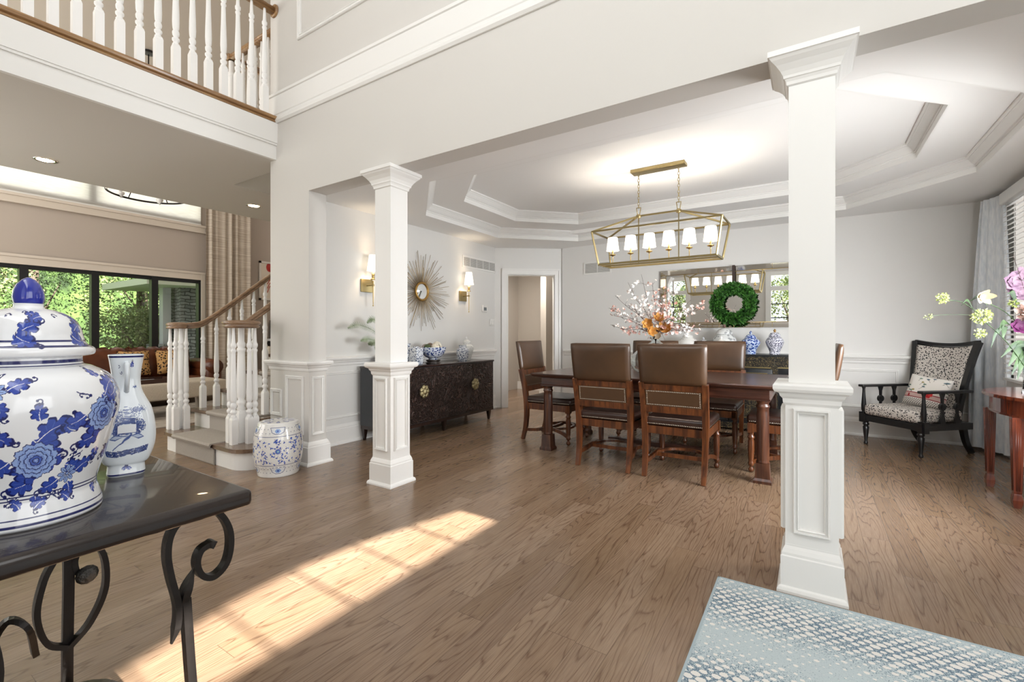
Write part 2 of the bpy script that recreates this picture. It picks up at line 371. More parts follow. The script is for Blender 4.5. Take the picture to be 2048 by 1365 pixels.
# oak strip floor: boards run along +Y
def floor_mat():
    m, N, L, b = nodes('oak_strip_floor')
    tc = N.new('ShaderNodeTexCoord'); sx = N.new('ShaderNodeSeparateXYZ'); L.new(tc.outputs['Object'], sx.inputs[0])
    X, Y = sx.outputs['X'], sx.outputs['Y']
    W = .128
    xs = mth(N, L, 'DIVIDE', X, W); xi = mth(N, L, 'FLOOR', xs); xfr = mth(N, L, 'FRACT', xs)
    wn = N.new('ShaderNodeTexWhiteNoise'); wn.noise_dimensions = '1D'; L.new(xi, wn.inputs['W'])
    ys = mth(N, L, 'ADD', mth(N, L, 'DIVIDE', Y, 1.35), mth(N, L, 'MULTIPLY', wn.outputs['Value'], 7.3)); yi = mth(N, L, 'FLOOR', ys); yfr = mth(N, L, 'FRACT', ys)
    cmb = N.new('ShaderNodeCombineXYZ'); L.new(xi, cmb.inputs[0]); L.new(yi, cmb.inputs[1])
    w2 = N.new('ShaderNodeTexWhiteNoise'); w2.noise_dimensions = '2D'; L.new(cmb.outputs[0], w2.inputs['Vector']); rnd = w2.outputs['Value']
    # seams
    dx = mth(N, L, 'MINIMUM', xfr, mth(N, L, 'SUBTRACT', 1, xfr)); dy = mth(N, L, 'MINIMUM', yfr, mth(N, L, 'SUBTRACT', 1, yfr))
    seam = mth(N, L, 'MAXIMUM', mth(N, L, 'LESS_THAN', dx, .008), mth(N, L, 'LESS_THAN', dy, .0009))
    # grain: contour lines of a stretched noise, a different cut for each board
    gx = mth(N, L, 'ADD', mth(N, L, 'MULTIPLY', X, 7.0), mth(N, L, 'MULTIPLY', rnd, 91)); gy = mth(N, L, 'ADD', mth(N, L, 'MULTIPLY', Y, .55), mth(N, L, 'MULTIPLY', rnd, 37))
    gv = N.new('ShaderNodeCombineXYZ'); L.new(gx, gv.inputs[0]); L.new(gy, gv.inputs[1]); L.new(rnd, gv.inputs[2])
    n = N.new('ShaderNodeTexNoise'); n.inputs['Scale'].default_value = 1.0; n.inputs['Detail'].default_value = 3; n.inputs['Roughness'].default_value = .36; n.inputs['Distortion'].default_value = .1
    L.new(gv.outputs[0], n.inputs['Vector'])
    rg = mth(N, L, 'FRACT', mth(N, L, 'MULTIPLY', n.outputs['Fac'], 24))
    r1 = ramp(N, [(0, (1, 1, 1)), (.10, (.25, .25, .25)), (.35, (0, 0, 0)), (.86, (.0, .0, .0)), (1, (1, 1, 1))]); L.new(rg, r1.inputs[0])
    # pores
    pv = N.new('ShaderNodeCombineXYZ'); L.new(mth(N, L, 'MULTIPLY', X, 330), pv.inputs[0]); L.new(mth(N, L, 'ADD', mth(N, L, 'MULTIPLY', Y, 9), mth(N, L, 'MULTIPLY', rnd, 50)), pv.inputs[1])
    p = N.new('ShaderNodeTexNoise'); p.inputs['Scale'].default_value = 1; p.inputs['Detail'].default_value = 2; L.new(pv.outputs[0], p.inputs['Vector'])
    pr = ramp(N, [(.42, (0, 0, 0)), (.62, (1, 1, 1))]); L.new(p.outputs['Fac'], pr.inputs[0])
    base = ramp(N, [(0, '#826a54'), (.25, '#877059'), (.5, '#917963'), (.75, '#88715d'), (1, '#967f69')]); L.new(rnd, base.inputs[0])
    mx = N.new('ShaderNodeMixRGB'); mx.blend_type = 'MULTIPLY'; L.new(mth(N, L, 'MULTIPLY', r1.outputs[0], mth(N, L, 'ADD', mth(N, L, 'MULTIPLY', p.outputs['Fac'], .8), .28)), mx.inputs[0]); L.new(base.outputs[0], mx.inputs[1]); mx.inputs[2].default_value = (*rgb('#a08878'), 1)
    mx2 = N.new('ShaderNodeMixRGB'); mx2.blend_type = 'MULTIPLY'; L.new(mth(N, L, 'MULTIPLY', pr.outputs[0], .30), mx2.inputs[0]); L.new(mx.outputs[0], mx2.inputs[1]); mx2.inputs[2].default_value = (*rgb('#a58f80'), 1)
    mx3 = N.new('ShaderNodeMixRGB'); mx3.blend_type = 'MULTIPLY'; L.new(mth(N, L, 'MULTIPLY', seam, .55), mx3.inputs[0]); L.new(mx2.outputs[0], mx3.inputs[1]); mx3.inputs[2].default_value = (.12, .08, .06, 1)
    L.new(mx3.outputs[0], b.inputs['Base Color'])
    b.inputs['Roughness'].default_value = .26; b.inputs['Specular IOR Level'].default_value = .45; b.inputs['Coat Weight'].default_value = .15; b.inputs['Coat Roughness'].default_value = .15
    bp = N.new('ShaderNodeBump'); bp.inputs['Strength'].default_value = .08; bp.inputs['Distance'].default_value = .002
    L.new(mth(N, L, 'ADD', seam, mth(N, L, 'MULTIPLY', r1.outputs[0], .3)), bp.inputs['Height']); bp.invert = True; L.new(bp.outputs[0], b.inputs['Normal'])
    return m
M_floor = floor_mat()

# ================================================================ STRUCTURE
XL, YB, XR, YW, YW2 = -4.33, 6.84, 1.66, 2.53, 2.71
ZS, ZC, HIGH = 2.51, 2.61, 5.4
def slab(mb, outer, holes, a, b, axis):
    """flat wall or ceiling with openings: 2D loops, extruded a..b along axis"""
    bm = bmesh.new()
    for lp in [outer] + holes:
        vs = [bm.verts.new((p[0], p[1], 0)) for p in lp]
        for i in range(len(vs)): bm.edges.new((vs[i], vs[(i + 1) % len(vs)]))
    bmesh.ops.triangle_fill(bm, use_beauty=True, use_dissolve=False, edges=list(bm.edges))
    bm.verts.index_update(); V = [(v.co.x, v.co.y) for v in bm.verts]; F = [[v.index for v in f.verts] for f in bm.faces]; bm.free()
    def P(x, y, h): return {'z': (x, y, h), 'y': (x, h, y), 'x': (h, x, y)}[axis]
    n = len(V); mb.add([P(x, y, a) for x, y in V] + [P(x, y, b) for x, y in V], F + [[i + n for i in f] for f in F])
    for lp in [outer] + holes:
        k = len(lp); mb.add([P(x, y, a) for x, y in lp] + [P(x, y, b) for x, y in lp], [(i, (i + 1) % k, k + (i + 1) % k, k + i) for i in range(k)])
    return mb
def rect(x0, x1, y0, y1): return [(x0, y0), (x1, y0), (x1, y1), (x0, y1)]
def octa(x0, x1, y0, y1, c): return [(x0 + c, y0), (x1 - c, y0), (x1, y0 + c), (x1, y1 - c), (x1 - c, y1), (x0 + c, y1), (x0, y1 - c), (x0, y0 + c)]

struct('floor', MB().box(-10, 3.1, -1.0, 9.2, -.06, 0), M_floor)
# wall between foyer and dining room (opening under a long beam)
struct('wall_hall', slab(MB(), [(-4.468, 0), (-3.84, 0), (-3.84, ZS), (XR, ZS), (XR, 0), (3.1, 0), (3.1, HIGH), (-4.468, HIGH)], [], YW, YW2, 'y'), M_wall_up)
struct('wall_left', MB().box(-4.468, XL, YW2, 6.3, 0, HIGH), M_wall)
struct('wall_back', slab(MB(), rect(-3.44, 1.80, 0, 2.95), [], YB, YB + .14, 'y'), M_wall)
struct('wall_right', slab(MB(), rect(YW2, YB, 0, 2.95), [rect(3.4, 6.27, .74, 2.48)], XR, XR + .14, 'x'), M_wall)
# angled wall with a doorway
D1, D2 = Vector((XL, 6.18, 0)), Vector((-3.44, 6.87, 0)); dl = (D2 - D1).length; dang = math.atan2((D2 - D1).y, (D2 - D1).x)
MD = Matrix.Translation(D1) @ Matrix.Rotation(dang, 4, 'Z')
def diag(mb):
    mb.v = [tuple(MD @ Vector(p)) for p in mb.v]; return mb
o0, o1 = .185 * dl, .876 * dl
struct('wall_corner', diag(slab(MB(), [(0, 0), (o0, 0), (o0, 2.175), (o1, 2.175), (o1, 0), (dl, 0), (dl, 2.95), (0, 2.95)], [], 0, .13, 'y')), M_wall)
cas = [(0, 0), (-.018, 0), (-.022, .012), (-.018, .02), (-.014, .06), (-.018, .085), (-.0, .09)]
mb = MB()
for (a, b) in ((o0 - .095, o0), (o1, o1 + .095)):
    mb.box(a, b, -.02, 0, 0, 2.175 + .095); mb.box(a + (.0 if a < .5 else .068), a + (.027 if a < .5 else .095), -.034, 0, 0, 2.27)
    mb.box(a + (.08 if a < .5 else .0), a + (.095 if a < .5 else .015), -.027, 0, 0, 2.18)
mb.box(o0, o1, -.02, 0, 2.175, 2.27); mb.box(o0 - .095, o1 + .095, -.034, 0, 2.243, 2.27); mb.box(o0, o1, -.027, 0, 2.175, 2.19)
mb.box(o0 - .001, o0 + .012, -.005, .135, 0, 2.175); mb.box(o1 - .012, o1 + .001, -.005, .135, 0, 2.175); mb.box(o0, o1, -.005, .135, 2.163, 2.177)
struct('door_1', diag(mb), M_white)
# small passage behind the doorway
mb = MB(); mb.box(-5.4, -2.2, 8.6, 8.7, 0, 2.7); mb.box(-5.5, -5.4, 6.2, 8.7, 0, 2.7); mb.box(-2.3, -2.2, 6.99, 8.7, 0, 2.7); mb.box(-3.4, -2.2, 6.985, 7.05, 0, 2.7); mb.box(-4.34, -4.22, 7.72, 8.7, 0, 2.7)
mb.box(-5.5, -4.468, 6.2, 6.3, 0, 2.7)
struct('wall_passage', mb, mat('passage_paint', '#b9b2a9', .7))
mb = MB(); mb.box(-5.4, -4.34, 8.57, 8.6, 0, .16); mb.box(-4.22, -2.3, 8.57, 8.6, 0, .16); mb.box(-4.36, -4.20, 7.70, 7.72, 0, .16)
struct('baseboard_passage', mb, M_white)
struct('ceiling_passage', MB().box(-5.5, -2.2, 6.3, 8.7, 2.7, 2.78), M_ceil)
area('passage_fill', (-4.2, 7.15, 2.65), (0, 0, -1), .5, .5, 42, (1, .93, .85))  # fill lamp added to brighten the passage, no fixture there
# dining ceiling: double tray
T1 = octa(-3.85, 1.22, 3.17, 6.45, .88); T2 = octa(-3.41, .79, 3.57, 6.0, .65)
dc = [(XL, YW2), (XR, YW2), (XR, YB + .1), (-3.44, YB + .1), (XL, 6.18)]
struct('ceiling_dining', slab(MB(), dc, [T1], ZC, ZC + .14, 'z'), M_ceil)
struct('ceiling_tray_lower', slab(MB(), octa(-3.95, 1.32, 3.07, 6.55, .88), [T2], 2.75, 2.89, 'z'), M_ceil)
struct('ceiling_tray_upper', MB().prism(octa(-3.51, .89, 3.47, 6.1, .65), 2.89, 2.96), M_ceil)
crown = [(0, 0), (.010, 0), (.010, .05), (.018, .054), (.018, .062), (.028, .066), (.045, .082), (.066, .108), (.072, .112), (.072, .118), (.085, .124), (.085, .14), (0, .14)]
struct('trim_1', MB().sweep([(x, y, 2.61) for x, y in T1], crown, True), M_white)
struct('trim_2', MB().sweep([(x, y, 2.75) for x, y in T2], crown, True), M_white)
# mouldings
base = [(0, 0), (.045, 0), (.045, .012), (.036, .026), (.028, .03), (.028, .165), (.022, .17), (.022, .182), (.014, .2), (.006, .212), (0, .212)]
rail = [(0, .85), (.010, .862), (.012, .885), (.022, .895), (.026, .91), (.044, .918), (.048, .935), (.042, .948), (0, .952)]
struct('baseboard_left', MB().sweep([(-4.33, 6.18, 0), (-4.33, 2.71, 0), (-3.84, 2.71, 0), (-3.84, 2.53, 0), (-4.468, 2.53, 0)], base), M_white)
struct('trim_3', MB().sweep([(-4.33, 6.18, 0), (-4.33, 2.71, 0), (-3.84, 2.71, 0), (-3.84, 2.53, 0), (-4.468, 2.53, 0), (-4.468, 2.60, 0)], rail), M_white)
struct('baseboard_back', MB().sweep([(1.66, 2.71, 0), (1.66, 6.84, 0), (-3.40, 6.84, 0)], base), M_white)
struct('trim_4', MB().sweep([(1.66, 6.40, 0), (1.66, 6.84, 0), (-3.40, 6.84, 0)], rail), M_white)
struct('trim_5', MB().sweep([(1.66, 2.71, 0), (1.66, 3.2, 0)], rail), M_white)
def pframe(mb, axis, c, d, a0, a1, z0, z1, w=.032, t=.014):
    """mitred picture-frame moulding on a wall; axis = wall normal, d = +-1 outward"""
    pf = [(0, -.002), (0, t * .6), (w * .14, t), (w * .38, t), (w * .46, t * .5), (w * .72, t * .42), (w * .78, t * .8), (w * .94, t * .65), (w, -.002)]; q = len(pf); vs = []; fs = []
    for a, z, sa, sz in ((a0, z0, 1, 1), (a1, z0, -1, 1), (a1, z1, -1, -1), (a0, z1, 1, -1)):
        for i_, h in pf:
            A, Z, Cc = a + sa * i_, z + sz * i_, c + d * h; vs.append((A, Cc, Z) if axis == 'y' else (Cc, A, Z))
    for k in range(4):
        for i in range(q - 1): fs.append((k * q + i, k * q + i + 1, ((k + 1) % 4) * q + i + 1, ((k + 1) % 4) * q + i))
    return mb.add(vs, fs)
mb = MB()
pframe(mb, 'y', YW, -1, -4.2, -3.915, .27, .81); pframe(mb, 'y', YW, -1, -4.455, -4.265, .41, .67)
pframe(mb, 'x', -3.84, 1, 2.556, 2.684, .27, .81, .026)
pframe(mb, 'x', XL, 1, 2.80, 4.0, .28, .79); pframe(mb, 'x', XL, 1, 4.1, 5.3, .28, .79); pframe(mb, 'x', XL, 1, 5.4, 6.08, .28, .79)
x = .84
for x0, x1 in ((.945, 1.55), (.25, .85), (-.45, .15), (-1.15, -.55), (-1.85, -1.25), (-2.55, -1.95), (-3.25, -2.65)): pframe(mb, 'y', YB, -1, x0, x1, .33, .79)
pframe(mb, 'x', XR, -1, 3.5, 4.75, .28, .66); pframe(mb, 'x', XR, -1, 4.85, 6.2, .28, .66)
struct('trim_6', mb, M_white)
# upper storey band and panel moulding over the beam
struct('trim_7', MB().sweep([(3.1, YW, 0), (-4.468, YW, 0)], [(0, 3.244), (.012, 3.244), (.026, 3.262), (.026, 3.285), (.014, 3.30), (.014, 3.318), (.02, 3.326), (.02, 3.50), (.03, 3.506), (.03, 3.53), (.018, 3.54), (0, 3.545)]), M_white)
mb = MB(); pframe(mb, 'y', YW, -1, -3.999, -1.4, 3.93, 5.1, .045, .022); pframe(mb, 'y', YW, -1, -1.1, 1.5, 3.93, 5.1, .045, .022)
struct('trim_8', mb, M_white)
# foyer shell behind and beside the camera
# arched window high in the entry side wall; the sun through it draws the patch on the floor
PATCH = [(-1.705, .42), (-1.70, 2.432), (-2.034, 2.442), (-2.119, 2.096), (-2.205, 1.75), (-2.24, 1.42), (-2.205, 1.05), (-2.12, .74), (-2.034, .42)]
SUNH = [(y - .05 * (3.1 - x), (3.1 - x) * math.tan(SUN_EL)) for x, y in PATCH]
fr = MB(); slab(fr, rect(-10, 3.1, 0, HIGH), [rect(-3.95, -3.15, .9, 2.85), rect(-.95, .0, .9, 2.85)], -1.05, -1.0, 'y')
struct('wall_front', fr, M_wall_up)
mb = MB()
for yy in (2.07, 1.71, 1.35, .99, .63): y = yy - .05 * 5.05; mb.box(3.11, 3.13, y - .010, y + .010, 3.3, 3.78)
struct('window_1', mb, M_white)
for i, (a, b) in enumerate(((-3.95, -3.15), (-.95, 0.0))):
    mb = MB()
    for lo, hi in ((a - .1, a + .03), (b - .03, b + .1)): mb.box(lo, hi, -1.06, -.965, .8, 2.97)
    mb.box(a + .031, b - .031, -1.055, -.967, 2.82, 2.965); mb.box(a + .031, b - .031, -1.055, -.967, 2.40, 2.52); mb.box(a + .031, b - .031, -1.055, -.94, .805, .92)
    mb.box((a + b) / 2 - .02, (a + b) / 2 + .02, -1.05, -.98, 2.5, 2.84)
    o = struct('window_%d' % (i + 2), mb, M_white)
    mb = MB(); mb.box((a + b) / 2 - .012, (a + b) / 2 + .012, -1.04, -1.01, .9, 2.41)
    for z in (1.27, 1.65, 2.03): mb.box(a, b, -1.04, -1.01, z - .012, z + .012)
    mb.build('muntins', M_black, o)
mb = MB(); slab(mb, rect(-1.0, YW, 0, HIGH), [SUNH], 3.1, 3.14, 'x')
struct('wall_foyer_right', mb, M_wall_up)
struct('ceiling_foyer', MB().box(-4.468, 3.1, -1.0, YW2, HIGH, HIGH + .08), M_ceil)
# unseen slab added outside to keep the sun off the dining window
mb = MB(); mb.box(1.85, 6.2, 2.6, 8.5, 2.86, 3.0)
struct('sun_blocker', mb, M_ceil_shaded)
# ------------------------------------------------ bridge and living room side
def slab_bridge():
    mb = MB(); poly = [(-6.84, -1.0), (-4.40, -1.0), (-4.40, YW), (-4.468, YW), (-4.468, 2.69), (-5.5, 2.69), (-5.5, 7.4), (-6.84, 7.4)]
    return mb.prism(poly, 2.895, 3.27)
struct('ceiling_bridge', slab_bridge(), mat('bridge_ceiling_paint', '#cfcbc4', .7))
mb = MB(); mb.box(-4.40, -4.365, -1, YW, 2.895, 3.05); mb.box(-4.40, -4.345, -1, YW, 3.05, 3.245); mb.box(-4.40, -4.352, -1, YW, 3.03, 3.052)
struct('trim_9', mb, M_white)
mb = MB(); mb.sweep([(-4.36, YW, 0), (-4.36, -1, 0)], [(-.12, 3.25), (0.012, 3.25), (.018, 3.262), (.012, 3.27), (.03, 3.276), (.036, 3.29), (.03, 3.304), (-.12, 3.304)])
struct('trim_10', mb, M_rail_up)
struct('ceiling_living', MB().box(-10, -4.468, -1.0, 9.2, HIGH, HIGH + .08), M_ceil_shaded)
lw = MB(); slab(lw, rect(-1.0, 9.2, 0, HIGH + .1), [rect(-.9, 4.27, .55, 2.25), rect(-.9, 4.27, 3.36, 5.2)], -10.14, -10.0, 'x')
struct('wall_living', lw, M_taupe)
struct('wall_living_end', MB().box(-10, -4.468, 9.1, 9.2, 0, HIGH), M_taupe)
mb = MB()
mb.box(-10.0, -9.965, -1, 4.34, 2.25, 2.40); mb.box(-10.0, -9.95, -1, 4.34, 2.36, 2.40); mb.box(-10, -9.96, 4.27, 4.34, .5, 2.4); mb.box(-10, -9.93, -1, 4.34, 3.16, 3.19)
mb.box(-10.0, -9.955, -1, 4.34, 3.17, 3.30); mb.box(-10, -9.93, -1, 4.34, 3.27, 3.31)
struct('trim_11', mb, mat('cream_trim', '#d8cdbf', .5))
mb = MB(); mb.box(-10.1, -10.0, -.9, 4.27, 2.19, 2.25); mb.box(-10.1, -10.0, -.9, 4.27, .55, .62)
for y in (.98, 1.81, 2.64, 3.47): mb.box(-10.1, -9.98, y, y + .10, .55, 2.25)
mb.box(-10.1, -9.98, 4.23, 4.27, .55, 2.25)
o = struct('window_4', mb, M_black)
gm, N, L, b = nodes('window_glass')
out = N['Material Output']; tr = N.new('ShaderNodeBsdfTransparent'); gl = N.new('ShaderNodeBsdfGlossy'); gl.inputs['Roughness'].default_value = .01; mxs = N.new('ShaderNodeMixShader'); mxs.inputs[0].default_value = .04
L.new(tr.outputs[0], mxs.inputs[1]); L.new(gl.outputs[0], mxs.inputs[2]); L.new(mxs.outputs[0], out.inputs[0]); M_pane = gm
MB().box(-10.06, -10.055, -.9, 4.27, .6, 2.2).build('pane', M_pane, o)
# bright woven shades over the upper living windows
sm, N, L, b = nodes('woven_shade_fabric'); out = N['Material Output']; tl = N.new('ShaderNodeBsdfTranslucent'); df = N.new('ShaderNodeBsdfDiffuse'); mxs = N.new('ShaderNodeMixShader'); mxs.inputs[0].default_value = .35
tc = N.new('ShaderNodeTexCoord'); mp = N.new('ShaderNodeMapping'); mp.inputs['Scale'].default_value = (1, 3, 60); nn = N.new('ShaderNodeTexNoise'); nn.inputs['Scale'].default_value = 2; nn.inputs['Detail'].default_value = 4
L.new(tc.outputs['Object'], mp.inputs[0]); L.new(mp.outputs[0], nn.inputs['Vector']); r = ramp(N, [(.3, '#dcd9d2'), (.7, '#eeece7')]); L.new(nn.outputs['Fac'], r.inputs[0]); L.new(r.outputs[0], tl.inputs[0]); L.new(r.outputs[0], df.inputs[0])
L.new(tl.outputs[0], mxs.inputs[1]); L.new(df.outputs[0], mxs.inputs[2]); L.new(mxs.outputs[0], out.inputs[0])
sh = thing('roman_blind', 'cream woven shade glowing over the upper living room windows', 'shade', (-9.99, 1.7, 3.31))
MB().box(0, .01, -2.6, 2.57, 0, 1.95).build('fabric', sm, sh); MB().box(-.005, .02, -2.6, 2.57, 0, .03).build('hem_bar', M_white, sh)
mb = MB(); mb.box(-10.1, -10.02, -.9, 4.27, 3.36, 3.42)
for y in (.9, 2.6): mb.box(-10.1, -10.02, y, y + .12, 3.36, 5.2)
struct('window_5', mb, M_black)
# ------------------------------------------------ dining window on the right
mb = MB(); a, b = 3.4, 6.27
mb.box(1.62, 1.78, a - .0, a + .05, .74, 2.48); mb.box(1.62, 1.78, b - .05, b, .74, 2.48); mb.box(1.60, 1.78, a, b, 2.43, 2.48); mb.box(1.58, 1.78, a - .05, b + .05, .70, .76)
mb.box(1.70, 1.76, 4.80, 4.87, .74, 2.48); mb.box(1.70, 1.76, a, b, 1.58, 1.63)
for y in (3.9, 4.35, 5.35, 5.8): mb.box(1.72, 1.74, y - .01, y + .01, .74, 2.48)
o = struct('window_6', mb, M_white)
MB().box(1.735, 1.738, a, b, .76, 2.45).build('pane', M_pane, o)
# ================================================================ COLUMNS
def sqp(mb, prof, cx=0, cy=0):
    vs = []; fs = []
    for h, z in prof: vs += [(cx - h, cy - h, z), (cx + h, cy - h, z), (cx + h, cy + h, z), (cx - h, cy + h, z)]
    for i in range(len(prof) - 1):
        for k in range(4): fs.append((i * 4 + k, i * 4 + (k + 1) % 4, i * 4 + 4 + (k + 1) % 4, i * 4 + 4 + k))
    n = len(prof) * 4; fs += [(3, 2, 1, 0), (n - 4, n - 3, n - 2, n - 1)]
    return mb.add(vs, fs)
def column(label, cx, cy):
    t = thing('square_column', label, 'column', (cx, cy, 0), 0, 'square white columns under the long beam')
    sqp(MB(), [(.137, 0), (.137, .012), (.132, .024), (.122, .030), (.122, .165), (.117, .17), (.117, .182), (.110, .2), (.104, .212), (.104, .22)]).build('plinth', M_white, t)
    p = sqp(MB(), [(.103, .2), (.103, .89)]).build('pedestal', M_white, t)
    mb = MB()
    for d in (-1, 1):
        pframe(mb, 'y', d * .103, d, -.072, .072, .278, .855, .024, .02); pframe(mb, 'x', d * .103, d, -.072, .072, .278, .855, .024, .02)
    mb.build('panel_moulding', M_white, p)
    sqp(MB(), [(.104, .868), (.112, .880), (.114, .9), (.124, .912), (.128, .925), (.146, .934), (.152, .946), (.152, .962), (.146, .972), (.09, .975)]).build('cap_rail', M_white, t)
    sqp(MB(), [(.09, .97), (.09, 2.40)]).build('shaft', M_white, t)
    sqp(MB(), [(.09, 2.362), (.098, 2.368), (.100, 2.382), (.106, 2.394), (.110, 2.396), (.112, 2.408), (.122, 2.428), (.140, 2.452), (.158, 2.470), (.166, 2.482), (.172, 2.484), (.172, 2.509), (.09, 2.5095)]).build('capital', M_white, t)
    return t
column('white square column with raised panels, standing left in front of the sideboard', -2.86, 2.62)
column('large white square column with raised panels, nearest, beside the blue rug', .003, 2.62)

# ================================================================ STAIR
def bal_prof(hsq, h):
    """turned part of a baluster above its square block (radius, z)"""
    L = h - hsq; z0 = hsq
    q = [(.022, 0), (.026, .012), (.018, .03), (.018, .04), (.027, .055), (.027, .075), (.017, .09), (.017, .10), (.024, .115), (.026, .14), (.022, .16), (.016, .17), (.022, .18), (.024, .2),
         (.026, .26), (.0245, .36), (.020, .55), (.0175, .70), (.0165, .72), (.022, .735), (.022, .75), (.016, .76), (.016, .77), (.024, .79), (.024, .815), (.017, .83), (.015, .85), (.0105, 1.0)]
    return [(r, z0 + t * L) for r, t in q]
M_bal = mat('white_baluster_paint', '#f1f0ee', .3)
def baluster(h, hsq, s=.0265, parent=None, loc=(0, 0, 0)):
    mb = MB(); mb.box(-s, s, -s, s, 0, hsq - .015); sqp(mb, [(s, hsq - .015), (.021, hsq + .006)]); mb.lathe(bal_prof(hsq, h), 14)
    o = mb.build('baluster', M_bal, parent); o.location = loc; return o
def newel(h, parent, loc):
    mb = MB(); s = .036; mb.box(-s, s, -s, s, 0, .27); sqp(mb, [(s, .27), (.03, .3)])
    L = h - .3; mb.lathe([(r, .3 + t * L) for r, t in [(.032, 0), (.038, .02), (.028, .05), (.038, .08), (.038, .11), (.027, .13), (.036, .17), (.040, .22), (.037, .45), (.031, .68), (.030, .70), (.037, .72), (.037, .745), (.028, .76), (.036, .785), (.036, .81), (.027, .83), (.026, 1.0)]], 18)
    o = mb.build('newel', M_bal, parent); o.location = loc; return o
RISE, RUN = .19, .279
ST = thing('staircase', 'white riser staircase with oak treads climbing beside the hall wall', 'staircase', (-5.1, 2.3, 0))
def offs(mb): mb.v = [(x + 5.1, y - 2.3, z) for x, y, z in mb.v]; return mb
def step1(z0, z1, g):
    # bullnose first step, both ends rounded
    p = arc(-5.60, 2.25 + .0, .165 + g, PI, 1.5 * PI, 8)[::1]; p = [(-5.77 - g, 2.62)] + [(-5.77 - g, 2.25)] + p[1:] if False else [(-5.72 - g, 2.62)] + arc(-5.58, 2.225, .14 + g, PI, 1.5 * PI, 8) + arc(-4.30, 2.265, .18 + g, -.5 * PI, .35 * PI, 12) + [(-4.44, 2.47), (-4.47, 2.62)]
    return MB().prism(p, z0, z1)
offs(step1(0, .158, 0)).build('riser', M_white, ST); offs(step1(.155, .19, .028)).build('tread', M_tread, ST)
for i in range(1, 13):
    y = 2.385 + (i - 1) * RUN; z = RISE * i
    x0 = -5.72; x1 = -4.475
    if i == 1:
        mb = MB().prism([(x0, y), (x1 - .04, y), (x1 - .002, y + .03), (x1 - .002, y + .3), (x0, y + .3)], z, z + .158)
        offs(mb).build('riser', M_white, ST)
        p = [(x0 - .03, y - .025)] + arc(-4.54, y + .045, .07, -.5 * PI, 0, 5) + [(-4.472, y + .30), (x0 - .03, y + .30)]
        offs(MB().prism(p, z + .155, z + .19)).build('tread', M_tread, ST)
    else:
        offs(MB().box(x0, x1, y, y + .3, 0 if i > 1 else z, z + .158)).build('riser', M_white, ST)
        offs(MB().box(x0 - .03, x1, y - .028, y + .29, z + .155, z + .19)).build('tread', M_tread, ST)
# carpet runner draped over the steps
M_carpet = noise_mat('taupe_loop_carpet', '#958e85', '#b4aca2', (1, 1, 1), 260, 3, .95, .35, .65, bump=.5)
mb = MB(); xa, xb = -5.36, -4.585; pr = [(2.07, .0)]
for i in range(0, 13):
    yf = (2.065 if i == 0 else 2.385 + (i - 1) * RUN - .008); zt = RISE * (i + 1) + .010
    pr += [(yf, RISE * i + .01), (yf, zt - .045), (yf - .032, zt - .038), (yf - .04, zt - .018), (yf - .030, zt), (yf + .2, zt + .002)]
    nx = 2.385 + i * RUN - .008; pr += [(nx - .005, zt)]
n = len(pr); vs = [(xa, y, z) for y, z in pr] + [(xb, y, z) for y, z in pr] + [(xa, y + .012, z - .012) for y, z in pr] + [(xb, y + .012, z - .012) for y, z in pr]
mb.add(vs, [(i, i + 1, n + i + 1, n + i) for i in range(n - 1)] + [(2 * n + i, 2 * n + i + 1, i + 1, i) for i in range(n - 1)] + [(n + i, n + i + 1, 3 * n + i + 1, 3 * n + i) for i in range(n - 1)], False)
offs(mb).build('carpet_runner', M_carpet, ST)
def handrail_prof():
    return [(-.033, .0), (-.030, .018), (-.022, .022), (-.034, .034), (-.034, .048), (-.020, .062), (0, .067), (.020, .062), (.034, .048), (.034, .034), (.022, .022), (.030, .018), (.033, 0)]
def railsweep(mb, pts):
    P = [Vector(p) for p in pts]; pf = handrail_prof(); q = len(pf); vs = []; fs = []
    for i, p in enumerate(P):
        t = P[min(i + 1, len(P) - 1)] - P[max(i - 1, 0)]; h = Vector((t.x, t.y, 0)).normalized(); side = Vector((h.y, -h.x, 0))
        for o, u in pf: vs.append(p + side * o + Vector((0, 0, u)))
    for i in range(len(P) - 1):
        for k in range(q): fs.append((i * q + k, i * q + (k + 1) % q, (i + 1) * q + (k + 1) % q, (i + 1) * q + k))
    fs += [tuple(reversed(range(q))), tuple(range((len(P) - 1) * q, len(P) * q))]
    return mb.add(vs, fs, True)
SL = RISE / RUN
# left balustrade
LB = thing('stair_railing', 'left stair railing with white turned balusters and oak volute handrail, open to the living room', 'railing', (-5.68, 2.25, .19), 0, 'stair railings')
def rel(mb, o): ox, oy, oz = o.location; mb.v = [(x - ox, y - oy, z - oz) for x, y, z in mb.v]; return mb
sp = [(-5.655 + (.085 - .022 * t) * math.cos(PI * 1.15 - t * 2.6), 2.235 + (.095 - .026 * t) * math.sin(PI * 1.15 - t * 2.6), 1.258) for t in np.linspace(1.9, 0, 14)]
pts = [(-5.665 + .075 * math.cos(a), 2.225 + .085 * math.sin(a), 1.258) for a in np.linspace(-3.6 * PI / 4 + 2 * PI, PI * .98, 18)][::1]
rl = [(-5.60, 2.24, 1.258), (-5.60, 2.19, 1.258), (-5.64, 2.145, 1.258), (-5.70, 2.14, 1.258), (-5.745, 2.18, 1.258), (-5.745, 2.26, 1.258), (-5.70, 2.33, 1.259), (-5.69, 2.42, 1.275), (-5.69, 2.52, 1.335), (-5.69, 2.65, 1.435)]
y = 2.65; zz = 1.435
rl += [(-5.69, y + d, zz + d * SL * 1.19) for d in (.3, 1.0, 2.0, 3.2)]
rel(railsweep(MB(), spline(rl, 6)), LB).build('handrail', M_rail, LB)
